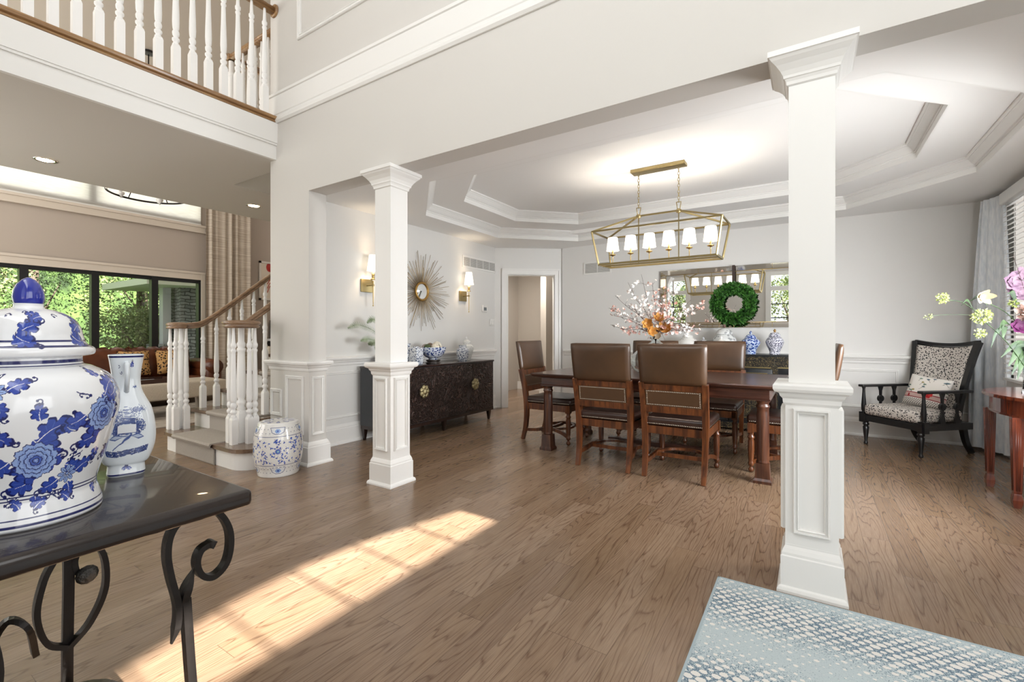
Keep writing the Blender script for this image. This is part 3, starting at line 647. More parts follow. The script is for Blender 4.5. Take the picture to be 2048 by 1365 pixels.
rel(MB().lathe([(.06, 1.258), (.075, 1.27), (.078, 1.30), (.06, 1.322), (.0, 1.326)], 20, (-5.67, 2.21, 0)), LB).build('volute', M_rail, LB)
for x, y in ((-5.715, 2.15), (-5.625, 2.165), (-5.755, 2.235), (-5.60, 2.255)):
    baluster(1.07, .24, parent=LB, loc=(x + 5.68, y - 2.25, 0))
newel(1.07, LB, (-5.685 + 5.68, 2.245 - 2.25, 0))
def railz(y): return 1.335 + (y - 2.52) * .78 if y > 2.5 else 1.27
for k in range(9):
    y = 2.455 + .14 * k; st = 2 + int((y - 2.36) / RUN); zb = RISE * st
    baluster(1.435 + (y - 2.65) * SL * 1.19 - zb + (.02 if k > 0 else .0), .24, parent=LB, loc=(-.01, y - 2.25, zb - .19))
# right balustrade
RB = thing('stair_railing', 'right stair railing with round oak volute on clustered white balusters beside the garden stool', 'railing', (-4.46, 2.24, .19), 0, 'stair railings')
rel(MB().lathe([(.135, 1.256), (.150, 1.266), (.150, 1.276), (.138, 1.282), (.158, 1.294), (.160, 1.308), (.148, 1.322), (.10, 1.327), (0, 1.328)], 36, (-4.46, 2.25, 0)), RB).build('volute', M_rail, RB)
rl = [(-4.60, 2.27, 1.26), (-4.60, 2.36, 1.275), (-4.60, 2.44, 1.335), (-4.60, 2.6, 1.455), (-4.60, 3.0, 1.78), (-4.60, 3.6, 2.22)]
rel(railsweep(MB(), spline(rl, 6)), RB).build('handrail', M_rail, RB)
for x, y in ((-4.547, 2.19), (-4.43, 2.165), (-4.36, 2.27), (-4.385, 2.335), (-4.555, 2.30)):
    baluster(1.07, .24, parent=RB, loc=(x + 4.46, y - 2.24, 0))
newel(1.07, RB, (-4.465 + 4.46, 2.25 - 2.24, 0))
for y, st, x in ((2.56, 2, -4.62), (2.80, 3, -4.60), (3.08, 4, -4.60)): zb = RISE * st; baluster(1.395 + (y - 2.52) * .77 - zb, .24, parent=RB, loc=(x + 4.46, y - 2.24, zb - .19))
# ================================================================ BRIDGE BALCONY RAILING
BR = thing('balcony_railing', 'upstairs balcony railing with white turned balusters and oak handrail above the hall', 'railing', (-4.39, 2.4, 3.304))
n0 = int((2.42 + .9) / .1225)
for k in range(n0): baluster(1.02, .27, parent=BR, loc=(.006, 2.425 - .1225 * k - 2.4, -.002))
railsweep(MB(), [(0, YW - 2.4 - .012, 1.012), (0, -3.3, 1.012)]).build('handrail', M_rail_up, BR)
mb = MB(); mb.lathe([(.062, 0), (.062, .012), (.05, .02), (.04, .02)], 24, (0, 0, 0), Matrix.Translation((0, YW - 2.4 - .001, 1.045)) @ Matrix.Rotation(PI / 2, 4, 'X'))
mb.build('rosette', M_rail_up, BR)
# landing guard round the stairwell upstairs
LG = thing('balcony_railing', 'far landing guard rail with corner newel behind the upstairs balusters', 'railing', (-5.48, 2.655, 3.27))
newel(1.0, LG, (0, 0, 0))
for k in range(1, 8): baluster(1.02, .27, parent=LG, loc=(.125 * k, 0, 0))
for k in range(1, 12): baluster(1.02, .27, parent=LG, loc=(0, .125 * k, 0))
railsweep(MB(), [(-.04, 0, 1.01), (1.01, 0, 1.01)]).build('handrail', M_rail_up, LG); railsweep(MB(), [(0, -.04, 1.01), (0, 3.5, 1.01)]).build('handrail', M_rail_up, LG)

# ================================================================ CEILING AND WALL FITTINGS
M_lamp = mat('lamp_lens', '#fff4e0', .4, Emission_Color=(1, .9, .75, 1), Emission_Strength=9.)
for x, y, lab in ((-6.25, 1.31, 'round recessed ceiling light nearest the left edge, under the bridge'), (-6.17, 3.27, 'round recessed ceiling light near the stairs, under the bridge')):
    t = thing('recessed_light', lab, 'ceiling light', (x, y, 2.895), 0, 'recessed lights under the bridge')
    MB().lathe([(.085, -.001), (.09, -.006), (.072, -.008), (.06, .0)], 28, caps=False).build('trim_ring', M_chrome, t)
    MB().lathe([(.001, -.003), (.07, -.003)], 28).build('lens', M_lamp, t)
l = bpy.data.lights.new('downlight', 'SPOT'); l.energy = 18; l.spot_size = 1.9; l.color = (1, .88, .72); l.shadow_soft_size = .06
for x, y in ((-6.25, 1.31), (-6.17, 3.27)): o = bpy.data.objects.new('downlight', l); C.objects.link(o); o.location = (x, y, 2.87)
# register grilles
def grille(name, lab, L_, H_, n, M):
    t = thing(name, lab, 'vent', (0, 0, 0)); t.matrix_world = M; q = L_ / 2; h = H_ / 2
    mb = MB(); mb.box(-q, q, -.011, 0, -h, -h + .022); mb.box(-q, q, -.011, 0, h - .022, h); mb.box(-q, -q + .022, -.011, 0, -h + .0221, h - .0221); mb.box(q - .022, q, -.011, 0, -h + .0221, h - .0221)
    for k in range(1, n): x = -q + .02 + (L_ - .04) * k / n; mb.box(x - .005, x + .005, -.009, 0, -h + .0222, h - .0222)
    mb.build('frame', M_white, t)
    mb = MB(); m = int(H_ / .013)
    for k in range(2, m - 1): z = -h + H_ * k / m; mb.add([(-q + .02, -.008, z - .004), (q - .02, -.008, z - .004), (q - .02, -.001, z + .004), (-q + .02, -.001, z + .004), (-q + .02, -.007, z - .0055), (q - .02, -.007, z - .0055), (q - .02, 0, z + .0025), (-q + .02, 0, z + .0025)], [(0, 1, 2, 3), (7, 6, 5, 4), (0, 4, 5, 1), (3, 2, 6, 7)])
    mb.build('slats', M_white, t); MB().box(-q + .015, q - .015, -.0015, -.0005, -h + .015, h - .015).build('backing', mat('vent_shadow', '#8b8985', .8), t)
    return t
RX = Matrix.Rotation(PI / 2, 4, 'Z')
grille('air_vent', 'long white air vent grille high on the sideboard wall', .86, .175, 5, Matrix.Translation((XL + .001, 5.77, 2.285)) @ Matrix.Rotation(PI / 2, 4, 'Z'))
grille('air_vent', 'short white air vent grille high on the back wall beside the doorway', .46, .20, 2, Matrix.Translation((-2.82, YB - .001, 2.245)))
t = thing('thermostat', 'small white wall thermostat with grey screen between sconce and doorway', 'thermostat', (XL + .001, 5.885, 1.60))
MB().rbox(0, .022, -.062, .062, -.055, .055, .005).build('body', M_white, t); MB().box(.0222, .0235, -.036, .036, -.03, .02).build('screen', mat('grey_screen', '#6f777c', .3), t)
t = thing('light_switch', 'white double light switch plate beside the doorway', 'switch', (XL + .001, 6.10, 1.385))
MB().rbox(0, .006, -.06, .06, -.058, .058, .002).build('plate', M_white, t)
for y in (-.025, .025): MB().rbox(.006, .014, y - .012, y + .012, -.03, .03, .003).build('rocker', M_white, t)
# ================================================================ SCONCES
M_shade = mat('lit_linen_shade', '#fff6e8', .8, Emission_Color=(1, .87, .68, 1), Emission_Strength=1.7)
M_shade2 = mat('lit_white_shade', '#fff8ee', .8, Emission_Color=(1, .90, .76, 1), Emission_Strength=1.25)
def sconce(lab, y):
    t = thing('wall_sconce', lab, 'wall sconce', (XL + .001, y, 1.76), 0, 'brass sconces beside the sunburst mirror')
    p = MB().rbox(0, .018, -.082, .082, -.075, .075, .003).build('back_plate', M_brass, t)
    mb = MB().tube([(.018, 0, .0), (.118, 0, 0)], .007, 10); mb.lathe([(.013, -.012), (.016, 0), (.013, .012)], 14, (.122, 0, 0)); mb.build('arm', M_brass, t)
    MB().lathe([(.001, -.245), (.008, -.235), (.003, -.22), (.0045, -.215), (.006, -.01), (.007, .05)], 12, (.122, 0, 0)).build('stem', M_brass_lt, t)
    MB().lathe([(.001, .062), (.03, .064), (.03, .07), (.013, .074), (.015, .09), (.0165, .16), (.001, .162)], 18, (.122, 0, 0)).build('candle_cup', M_brass_lt, t)
    MB().lathe([(.069, .165), (.045, .345)], 28, (.122, 0, 0), caps=False).build('lamp_shade', M_shade, t)
    l = bpy.data.lights.new('sconce_bulb', 'POINT'); l.energy = 5.0; l.color = (1, .80, .56); l.shadow_soft_size = .03
    o = bpy.data.objects.new('sconce_bulb', l); C.objects.link(o); o.parent = t; o.location = (.122, 0, .25)
sconce('brass wall sconce with lit white shade, left, half hidden behind the column', 3.58); sconce('brass wall sconce with lit white shade, right of the sunburst mirror', 5.345)
# sunburst mirror
t = thing('sunburst_mirror', 'gold sunburst mirror with small round glass above the sideboard', 'mirror', (XL + .001, 4.475, 1.762))
R_ = random.Random(3)
groups = [MB() for _ in range(4)]
for k in range(96):
    a = 2 * PI * k / 96 + R_.uniform(-.02, .02); ln = R_.choice((.33, .38, .43, .49, .54)) * R_.uniform(.93, 1.03); dpt = R_.uniform(.006, .045)
    p0 = (.02, .12 * math.cos(a), .12 * math.sin(a)); p1 = (dpt, ln * math.cos(a), ln * math.sin(a)); groups[k % 4].tube([p0, p1], [.0036, .0026], 6)
g = MB()
for q in groups: g.add(q.v, q.f, True)
g.build('rays', mat('champagne_gold_wire', '#b9a688', .45, .7), t)
RY = Matrix.Rotation(PI / 2, 4, 'Y')
MB().lathe([(.095, .012), (.105, .012), (.125, .012), (.13, .022), (.125, .034), (.112, .038), (.103, .034), (.098, .022), (.095, .02)], 40, M=RY, caps=False).build('frame', mat('antique_gold', '#a8854a', .4, .9), t)
MB().lathe([(.001, .024), (.1, .022)], 40, M=RY).build('glass', M_mirror, t)
# ================================================================ DINING TABLE
DT = thing('dining_table', 'long dark mahogany trestle dining table with four column legs, under the lantern chandelier', 'table', (-1.31, 4.72, 0))
mb = MB(); hx, hy = 1.13, .60
sq = [(0, .752), (0, .760), (.018, .772), (.028, .782), (.03, .795)]
vs = []; fs = []
for o_, z in [(-.045, .752), (-.03, .757), (-.012, .768), (-.004, .778), (0, .786), (-.004, .795)]:
    X, Y = hx + o_, hy + o_; vs += [(-X, -Y, z), (X, -Y, z), (X, Y, z), (-X, Y, z)]
for i in range(5):
    for k in range(4): fs.append((i * 4 + k, i * 4 + (k + 1) % 4, i * 4 + 4 + (k + 1) % 4, i * 4 + 4 + k))
fs += [(3, 2, 1, 0), (20, 21, 22, 23)]; mb.add(vs, fs); mb.build('tabletop', M_mahog_x, DT)
mb = MB(); rp = [(-1.035, -.53, 0), (1.035, -.53, 0), (1.035, .53, 0), (-1.035, .53, 0)]
mb.sweep(rp, [(-.007, .665), (-.007, .676), (0, .682), (0, .753), (.03, .753), (.03, .665)], True)
mb.build('apron', M_mahog_x, DT)
lx, ly = .985, .475
for sx_ in (-1, 1):
    for sy_ in (-1, 1):
        mb = MB(); sqp(mb, [(.066, 0), (.066, .022), (.058, .035), (.055, .04), (.048, .16)]); mb.lathe([(.044, .16), (.050, .165), (.044, .175), (.047, .19), (.047, .40), (.045, .57), (.043, .60), (.050, .608), (.050, .622), (.043, .628), (.043, .645), (.054, .655), (.056, .668)], 22)
        # fluting
        o = mb.build('leg', M_mahog_z, DT); o.location = (sx_ * lx, sy_ * ly, 0)
mb = MB()
for sx_ in (-1, 1):
    for sy_ in (-1, 1): mb.tube(spline([(sx_ * lx, sy_ * ly, .10), (sx_ * .62, sy_ * .20, .085), (sx_ * .45, sy_ * .03, .085)], 6), .03, rect=(.05, .045), up=(0, 0, 1))
mb.box(-.5, .5, -.035, .035, .062, .108)
mb.build('stretcher', M_mahog_x, DT)
# ================================================================ DINING CHAIR
def chair_proto():
    t = thing('dining_chair', '', 'chair', (0, 0, 0), 0, 'brown leather dining chairs')
    # local: rear feet at y=0, front feet at y=.54, faces +Y
    BK = lambda z: -.02 - .10 * max(0, (z - .45)) / .67 - .0 * z           # back lean
    # leather back panel
    M = Matrix.Translation((0, BK(.95) + .002, .952)) @ Matrix.Rotation(.15, 4, 'X')
    bm = bmesh.new(); bmesh.ops.create_grid(bm, x_segments=10, y_segments=8, size=.5); g = bmesh.ops.extrude_face_region(bm, geom=list(bm.faces))
    bm.free()
    mb = MB(); vs = []; fs = []; nx, nz = 12, 10
    def pt(i, k, side):
        u = -1 + 2 * i / nx; v = -1 + 2 * k / nz
        e = (max(0, abs(u)) ** 6 + abs(v) ** 6); th = .034 * (1 - .55 * min(1, e)); w_ = .268 + .006 * v
        cr = .985 if (abs(u) == 1 and abs(v) == 1) else 1
        return M @ Vector((u * w_ * cr, side * th, v * .168 * cr))
    for side in (-1, 1):
        for k in range(nz + 1):
            for i in range(nx + 1): vs.append(pt(i, k, side))
    q = (nx + 1) * (nz + 1)
    for k in range(nz):
        for i in range(nx):
            a = k * (nx + 1) + i; fs.append((a, a + 1, a + nx + 2, a + nx + 1)); fs.append((q + a, q + a + nx + 1, q + a + nx + 2, q + a + 1))
    ring = [i for i in range(nx + 1)] + [(k + 1) * (nx + 1) - 1 for k in range(1, nz + 1)] + [nz * (nx + 1) + i for i in range(nx - 1, -1, -1)] + [k * (nx + 1) for k in range(nz - 1, 0, -1)]
    for i in range(len(ring)): a, b = ring[i], ring[(i + 1) % len(ring)]; fs.append((a, b, b + q, a + q))
    mb.add(vs, fs, True); mb.build('backrest', M_leather, t)
    # rear legs running up into stiles
    for s in (-1, 1):
        mb = MB(); P = spline([(s * .235, -.055, 0), (s * .238, -.012, .18), (s * .243, 0, .40), (s * .247, -.025, .60), (s * .252, BK(.79), .80)], 5)
        mb.tube(P, [.82 + .3 * min(1, i / 10) - .06 * (i > 14) for i in range(len(P))], rect=(.042, .046), up=(1, 0, 0)); mb.build('rear_leg', M_chairwood, t)
        mb = MB(); mb.box(s * .240 - .028, s * .240 + .028, .495, .545, .345, .43)
        mb.lathe([(.001, .0), (.016, .005), (.023, .02), (.023, .03), (.014, .045), (.013, .055), (.024, .065), (.024, .085), (.018, .095), (.0225, .12), (.026, .20), (.026, .27), (.021, .29), (.029, .30), (.029, .31), (.020, .322), (.024, .348)], 16, (s * .240, .52, 0))
        mb.build('front_leg', M_chairwood, t)
    # frame between: mid rail pad
    def backbox(mb, x0, x1, z0, z1, th, dy=0):
        vs = []
        for z in (z0, z1):
            yy = -.012 - .10 * max(0, z - .45) / .67 + dy
            vs += [(x0, yy - th / 2, z), (x1, yy - th / 2, z), (x1, yy + th / 2, z), (x0, yy + th / 2, z)]
        mb.add(vs, [(0, 3, 2, 1), (4, 5, 6, 7), (0, 1, 5, 4), (1, 2, 6, 5), (2, 3, 7, 6), (3, 0, 4, 7)])
    mb = MB(); backbox(mb, -.235, .235, .735, .79, .036); backbox(mb, -.235, .235, .545, .60, .036); mb.build('back_rail', M_chairwood, t)
    mb = MB(); backbox(mb, -.222, .222, .600, .736, .034); pd = mb.build('back_pad', M_leather, t)
    def nail(mb, p, nrm):
        r = .0048; n_ = Vector(nrm); a = n_.orthogonal().normalized(); b = n_.cross(a); p = Vector(p)
        vs = [p + (a * math.cos(k * PI / 3) + b * math.sin(k * PI / 3)) * r for k in range(6)] + [p + n_ * .003]
        mb.add(vs, [(k, (k + 1) % 6, 6) for k in range(6)], True)
    mb = MB()
    for side in (-1, 1):
        for z in (.612, .724):
            for k in range(31): x = -.21 + .014 * k; yy = -.012 - .10 * (z - .45) / .67 + side * .0172; nail(mb, (x, yy, z), (0, side, 0))
        for x in (-.21, .21):
            for k in range(1, 8): z = .612 + .014 * k; yy = -.012 - .10 * (z - .45) / .67 + side * .0172; nail(mb, (x, yy, z), (0, side, 0))
    mb.build('nailheads', M_nail, pd, kind='stuff')
    # seat
    seat = MB().rbox(-.262, .262, -.01, .555, .425, .50, .028, 4).build('seat', M_leather_seat, t)
    mb = MB()
    for k in range(36): nail(mb, (-.245 + .014 * k, -.0105, .445), (0, -1, 0)); nail(mb, (-.245 + .014 * k, .5555, .445), (0, 1, 0))
    for s in (-1, 1):
        for k in range(37): nail(mb, (s * .2625, .02 + .0142 * k, .445), (s, 0, 0))
    mb.build('nailheads', M_nail, seat, kind='stuff')
    mb = MB(); mb.box(-.25, .25, -.005, .022, .36, .425); mb.box(-.25, .25, .52, .545, .36, .425)
    for s in (-1, 1): lo, hi = sorted((s * .255, s * .230)); mb.box(lo, hi, 0, .54, .355, .425)
    mb.build('seat_frame', M_chairwood, t)
    mb = MB()
    for s in (-1, 1): mb.tube(spline([(s * .238, -.015, .115), (s * .225, .12, .125), (s * .205, .27, .15), (s * .222, .42, .125), (s * .24, .51, .09)], 5), 1, rect=(.022, .034), up=(1, 0, 0))
    mb.box(-.21, .21, .215, .24, .118, .150)
    mb.tube(spline([(-.205, .25, .15), (-.13, .40, .15), (0, .45, .15), (.13, .40, .15), (.205, .25, .15)], 6), 1, rect=(.022, .028), up=(0, 0, 1))
    mb.build('stretcher', M_chairwood, t)
    return t
CH = chair_proto(); gname = 'brown leather dining chairs'
spots = [(-1.556, 3.935, 0, 'left one of the two near leather dining chairs, seen from behind'),
         (-.946, 3.94, 0, 'right one of the two near leather dining chairs, seen from behind, closest to the camera'),
         (-2.71, 4.745, -PI / 2, 'leather dining chair at the left head of the table beside the doorway'),
         (-1.60, 5.60, PI, 'far leather dining chair hidden behind the glass vase'),
         (-.875, 5.60, PI, 'far leather dining chair in front of the black buffet'),
         (.085, 4.74, PI / 2, 'leather dining chair at the right head of the table, behind the large column')]
for i, (x, y, r, lab) in enumerate(spots):
    if i == 0: CH.location = (x, y, 0); CH['label'] = lab
    else: dup(CH, (x, y, 0), r, lab)
# ================================================================ CHANDELIER
CX, CY = -1.29, 4.72
CHD = thing('lantern_chandelier', 'long linear brass lantern chandelier with six lit white shades over the table', 'chandelier', (CX, CY, 0))
rb = .0085
tp = [(-.625, -.23, 2.265), (.625, -.23, 2.265), (.625, .23, 2.275), (-.625, .23, 2.275)]
bt = [(-.57, -.175, 1.925), (.57, -.175, 1.925), (.57, .175, 1.935), (-.57, .175, 1.935)]
hb = [(-.203, 0, 2.42), (.197, 0, 2.42)]
mb = MB()
def bar(a, b, w=.016): mb.tube([a, b], 1, rect=(w, w * .8), up=(0, 0, 1) if abs(Vector(b).x - Vector(a).x) + abs(Vector(b).y - Vector(a).y) > .1 else (0, 1, 0))
for i in range(4): bar(tp[i], tp[(i + 1) % 4]); bar(bt[i], bt[(i + 1) % 4], .019); bar(tp[i], bt[i])
bar(hb[0], hb[1]); bar(tp[0], hb[0]); bar(tp[3], hb[0]); bar(tp[1], hb[1]); bar(tp[2], hb[1])
for h in hb: bar(h, (h[0], 0, 1.93), .011); mb.lathe([(.022, -.02), (.026, -.01), (.026, .008), (.012, .018)], 14, h)
bar((-.57, 0, 1.93), (.57, 0, 1.93), .016)
mb.build('cage', M_brass, CHD)
for h in hb:
    mb = MB(); a = [(h[0] - .022, 0, 2.505), (h[0] + .022, 0, 2.505), (h[0] + .012, 0, 2.435), (h[0] - .012, 0, 2.435)]
    for i in range(4): mb.tube([a[i], a[(i + 1) % 4]], .0045, 6)
    mb.build('hanging_loop', M_brass, CHD)
for h in hb:
    mb = MB(); z = 2.50; k = 0
    while z < 2.85:
        ring = [(h[0] + (.010 * math.cos(a) if k % 2 else 0), (0 if k % 2 else .010 * math.cos(a)), z + .017 + .019 * math.sin(a)) for a in np.linspace(0, 2 * PI, 12, endpoint=False)]
        mb.tube(ring, .0025, 5, closed=True); z += .030; k += 1
    mb.build('chain', M_brass, CHD)
MB().rbox(-.27, .265, -.065, .065, 2.858, 2.89, .004, 2).build('ceiling_canopy', M_brass, CHD)
for k in range(6):
    x = -.482 + .1945 * k
    p = MB().lathe([(.004, 1.94), (.004, 2.02), (.006, 2.03), (.03, 2.04), (.032, 2.047), (.006, 2.052), (.010, 2.06), (.011, 2.12), (.001, 2.122)], 16, (x, 0, 0)).build('candle_holder', M_brass_lt, CHD)
    MB().lathe([(.066, 2.088), (.051, 2.225)], 28, (x, 0, 0), caps=False).build('lamp_shade', M_shade2, p)
    l = bpy.data.lights.new('chandelier_bulb', 'POINT'); l.energy = 7.0; l.color = (1, .89, .76); l.shadow_soft_size = .025
    o = bpy.data.objects.new('chandelier_bulb', l); C.objects.link(o); o.parent = CHD; o.location = (x, 0, 2.17)
# ================================================================ SIDEBOARD
def carve_mat():
    m, N, L, b = nodes('carved_dark_bronze'); tc = N.new('ShaderNodeTexCoord'); v = N.new('ShaderNodeTexVoronoi'); v.feature = 'SMOOTH_F1'; v.inputs['Scale'].default_value = 7
    n = N.new('ShaderNodeTexNoise'); n.inputs['Scale'].default_value = 6; n.inputs['Distortion'].default_value = 1.6; n.inputs['Detail'].default_value = 2.5
    L.new(tc.outputs['Object'], n.inputs['Vector']); mx = N.new('ShaderNodeMixRGB'); mx.inputs[0].default_value = .25; L.new(tc.outputs['Object'], mx.inputs[1]); L.new(n.outputs['Color'], mx.inputs[2]); L.new(mx.outputs[0], v.inputs['Vector'])
    s = mth(N, L, 'SINE', mth(N, L, 'MULTIPLY', mth(N, L, 'ADD', v.outputs['Distance'], mth(N, L, 'MULTIPLY', n.outputs['Fac'], 1.1)), 42))
    r = ramp(N, [(.0, '#20130f'), (.6, '#38251f'), (.95, '#4d3a34')]); L.new(mth(N, L, 'MULTIPLY', mth(N, L, 'ADD', s, 1), .5), r.inputs[0]); L.new(r.outputs[0], b.inputs['Base Color'])
    b.inputs['Roughness'].default_value = .38; b.inputs['Metallic'].default_value = .25
    bp = N.new('ShaderNodeBump'); bp.inputs['Strength'].default_value = .9; bp.inputs['Distance'].default_value = .012; L.new(s, bp.inputs['Height']); L.new(bp.outputs[0], b.inputs['Normal'])
    return m
M_carve = carve_mat()
M_slate = mat('charcoal_paint', '#3f4145', .45)
SB = thing('sideboard', 'dark carved four-door sideboard with two brass rosette pulls along the left dining wall', 'sideboard', (-4.03, 4.415, 0))
hl = .965
MB().rbox(-.25, .25, -hl, hl, .812, .836, .003, 2).build('top', M_espresso, SB)
MB().box(-.245, .235, -hl + .004, hl - .004, .17, .812).build('body', M_slate, SB)
MB().box(-.238, .242, -hl + .008, hl - .008, .13, .17).build('base_rail', M_espresso, SB)
for k in range(4):
    a = -hl + .012 + k * .4715; d = MB().rbox(.236, .256, a + .002, a + .4705, .178, .806, .003, 2).build('door', M_carve, SB)
for k, y in enumerate((-hl + .4835, hl - .4835)):
    # rosette pulls straddle the pairs of doors
    mb = MB(); R_ = random.Random(k)
    for j in range(7):
        a = 2 * PI * j / 7; c = Vector((.285, y + .048 * math.cos(a), .535 + .048 * math.sin(a)))
        mb.lathe([(.001, -.016), (.022, -.012), (.034, .0), (.024, .012), (.001, .018)], 10, M=Matrix.Translation(c) @ RY)
    mb.lathe([(.001, -.03), (.05, -.02), (.052, .0), (.03, .018), (.015, .028), (.001, .03)], 16, M=Matrix.Translation((.285, y, .535)) @ RY)
    mb.build('rosette_pull', noise_mat('pitted_brass', '#3c3320', '#c2b58c', (1, 1, 1), 150, 3, .35, .38, .52, .6, Metallic=.9), SB)
for x, y in ((-.21, -.93), (.20, -.93), (-.21, 0), (.20, -.05), (-.21, .90), (.20, .90)):
    o = sqp(MB(), [(.012, 0), (.026, .13)]).build('leg', M_espresso, SB); o.location = (x, y, 0)
# things on the sideboard
zs = .836
M_chinz = voro_mat('blue_scroll_glaze', '#34476f', '#dfe3e8', 60, .34, .48, .15, 'F1', noise=.02, Coat_Weight=.5)
M_chinz2 = voro_mat('blue_dense_glaze', '#203a80', '#cfd8e6', 44, .38, .50, .12, 'F1', noise=.02, Coat_Weight=.6)
def jar(name, lab, cat, prof, loc, m, rz=0, n=36, group=None, lid=None, lidm=None, knobm=None):
    t = thing(name, lab, cat, loc, rz, group); P = [(p.x, p.z) for p in spline([(r, 0, z) for r, z in prof], 4)]
    P = [(max(r, .0005), z) for r, z in P]; MB().lathe(P, n).build('body', m, t)
    if lid:
        Q = [(max(p.x, .0005), p.z) for p in spline([(r, 0, z) for r, z in lid], 4)]; o = MB().lathe(Q, n).build('lid', lidm or m, t)
        zt = Q[-1][1]
        s_ = prof[1][0] * .16 + .006
        MB().lathe([(s_ * .5, -.002), (s_ * .6, s_ * .3), (s_, s_), (s_ * .8, s_ * 1.8), (s_ * .3, s_ * 2.4), (.0005, s_ * 2.7)], 16, (0, 0, zt)).build('knob', knobm or lidm or m, o)
    return t
# square vase + jar left of the bowl, partly behind the column
t = thing('square_vase', 'square blue and white porcelain jar on the sideboard, half hidden by the column', 'vase', (-3.935, 3.99, zs), .1)
MB().rbox(-.062, .062, -.062, .062, 0, .20, .012, 3).build('body', M_chinz, t); MB().lathe([(.05, .20), (.04, .203), (.04, .215)], 20).build('rim', M_chinz, t)
jar('ginger_jar', 'blue and white jar without lid just behind the square jar and column', 'jar', [(.07, 0), (.10, .03), (.118, .12), (.10, .19), (.06, .215), (.058, .245), (.062, .25)], (-4.10, 3.98, zs), M_chinz, group=None)
t = thing('fruit_bowl', 'footed blue and white porcelain bowl of decorative balls on the sideboard', 'bowl', (-3.93, 4.28, zs))
MB().lathe([(.09, .0), (.095, .01), (.07, .018), (.085, .03), (.09, .045), (.06, .05)], 8).build('stand', M_ebony, t)
mb = MB(); P = [(p.x, p.z) for p in spline([(.055, 0, .05), (.06, 0, .065), (.10, 0, .085), (.142, 0, .135), (.158, 0, .195), (.152, 0, .195), (.13, 0, .14), (.09, 0, .10), (.001, 0, .09)], 4)]
mb.lathe(P, 40, caps=False); mb.build('bowl', M_chinz2, t)
balls = [(-.06, -.075, .185, .048, '#8a7f7b', 'mottled grey'), (.055, -.02, .19, .052, '#d8c9b6', 'pearly beige'), (-.03, .10, .20, .062, '#cfc8b8', 'large cream shell'), (.02, .045, .19, .042, '#44512f', 'right green moss'), (.01, -.115, .19, .042, '#3d4a2c', 'left green moss'), (-.07, .02, .2, .045, '#6b5a4c', 'rear brown')]
for bx_, by_, bz_, r, c, l_ in balls:
    m = noise_mat('ball_' + c[1:], c, tuple(min(1, q * 1.6 + .02) for q in rgb(c)), (1, 1, 1), 60, 4, .35 if 'moss' not in l_ else .95, .35, .7, .4)
    bm = bmesh.new(); bmesh.ops.create_icosphere(bm, subdivisions=3, radius=r); o = MB().bm(bm, smooth=True).build('decorative_ball', m); o.location = (-3.93 + bx_, 4.28 + by_, zs + bz_ + .01)
    tag(o, l_ + ' decorative ball in the blue and white bowl', 'ball', 'decorative balls in the bowl')
jar('ginger_jar', 'small blue and white jar without lid right of the bowl of balls', 'jar', [(.055, 0), (.07, .03), (.085, .12), (.078, .16), (.052, .185), (.052, .212), (.056, .216)], (-3.945, 4.875, zs), M_chinz)
jar('ginger_jar', 'slim white lidded jar at the far end of the sideboard', 'jar', [(.05, 0), (.06, .03), (.095, .15), (.085, .20), (.05, .225), (.048, .235)], (-4.06, 5.11, zs), noise_mat('white_embossed', '#dcdcd8', '#f0f0ec', (1, 1, 1), 60, 2, .2, .4, .6, .8), lid=[(.055, .235), (.05, .26), (.02, .285), (.008, .29)])
# fern sprig in a pot on the sideboard
t = thing('fern', 'feathery green fern fronds at the near end of the sideboard behind the column', 'plant', (-4.02, 3.68, zs))
M_fern = noise_mat('fern_green', '#6d7d5c', '#9fab8c', (1, 1, 1), 20, 2, .7)
MB().lathe([(.05, 0), (.06, .01), (.07, .10), (.074, .13), (.066, .13), (.001, .11)], 20, caps=False).build('pot', M_chinz, t)
R_ = random.Random(5)
for ex, ey, ez in ((-.12, -.50, .36), (-.10, -.26, .43), (-.06, -.38, .20), (-.1, .25, .4), (.05, .20, .25), (-.2, -.16, .15), (-.02, -.22, .1)):
    P = spline([(0, 0, .12), (ex * .35, ey * .35, .12 + ez * .7), (ex * .75, ey * .75, .12 + ez * .95), (ex, ey, .12 + ez * .85)], 8); mb = MB(); mb.tube(P, .002, 5)
    for i in range(4, len(P) - 1):
        tdir = (P[i + 1] - P[i]).normalized(); sd_ = tdir.cross(Vector((1, .2, .1))).normalized(); ln = .055 * math.sin(PI * min(1, (i - 3) / (len(P) - 3)) * .9 + .25)
        for s in (-1, 1):
            for off in (0, .5):
                b0 = P[i].lerp(P[i + 1], off); tip = b0 + (sd_ * s + tdir * .5).normalized() * ln; w_ = tdir * .0032
                mb.add([b0 - w_, b0 + w_, b0.lerp(tip, .6) + w_ * .8 + Vector((.002, 0, 0)), tip, b0.lerp(tip, .6) - w_ * .8], [(0, 1, 2, 3, 4)])
    mb.build('frond', M_fern, t)
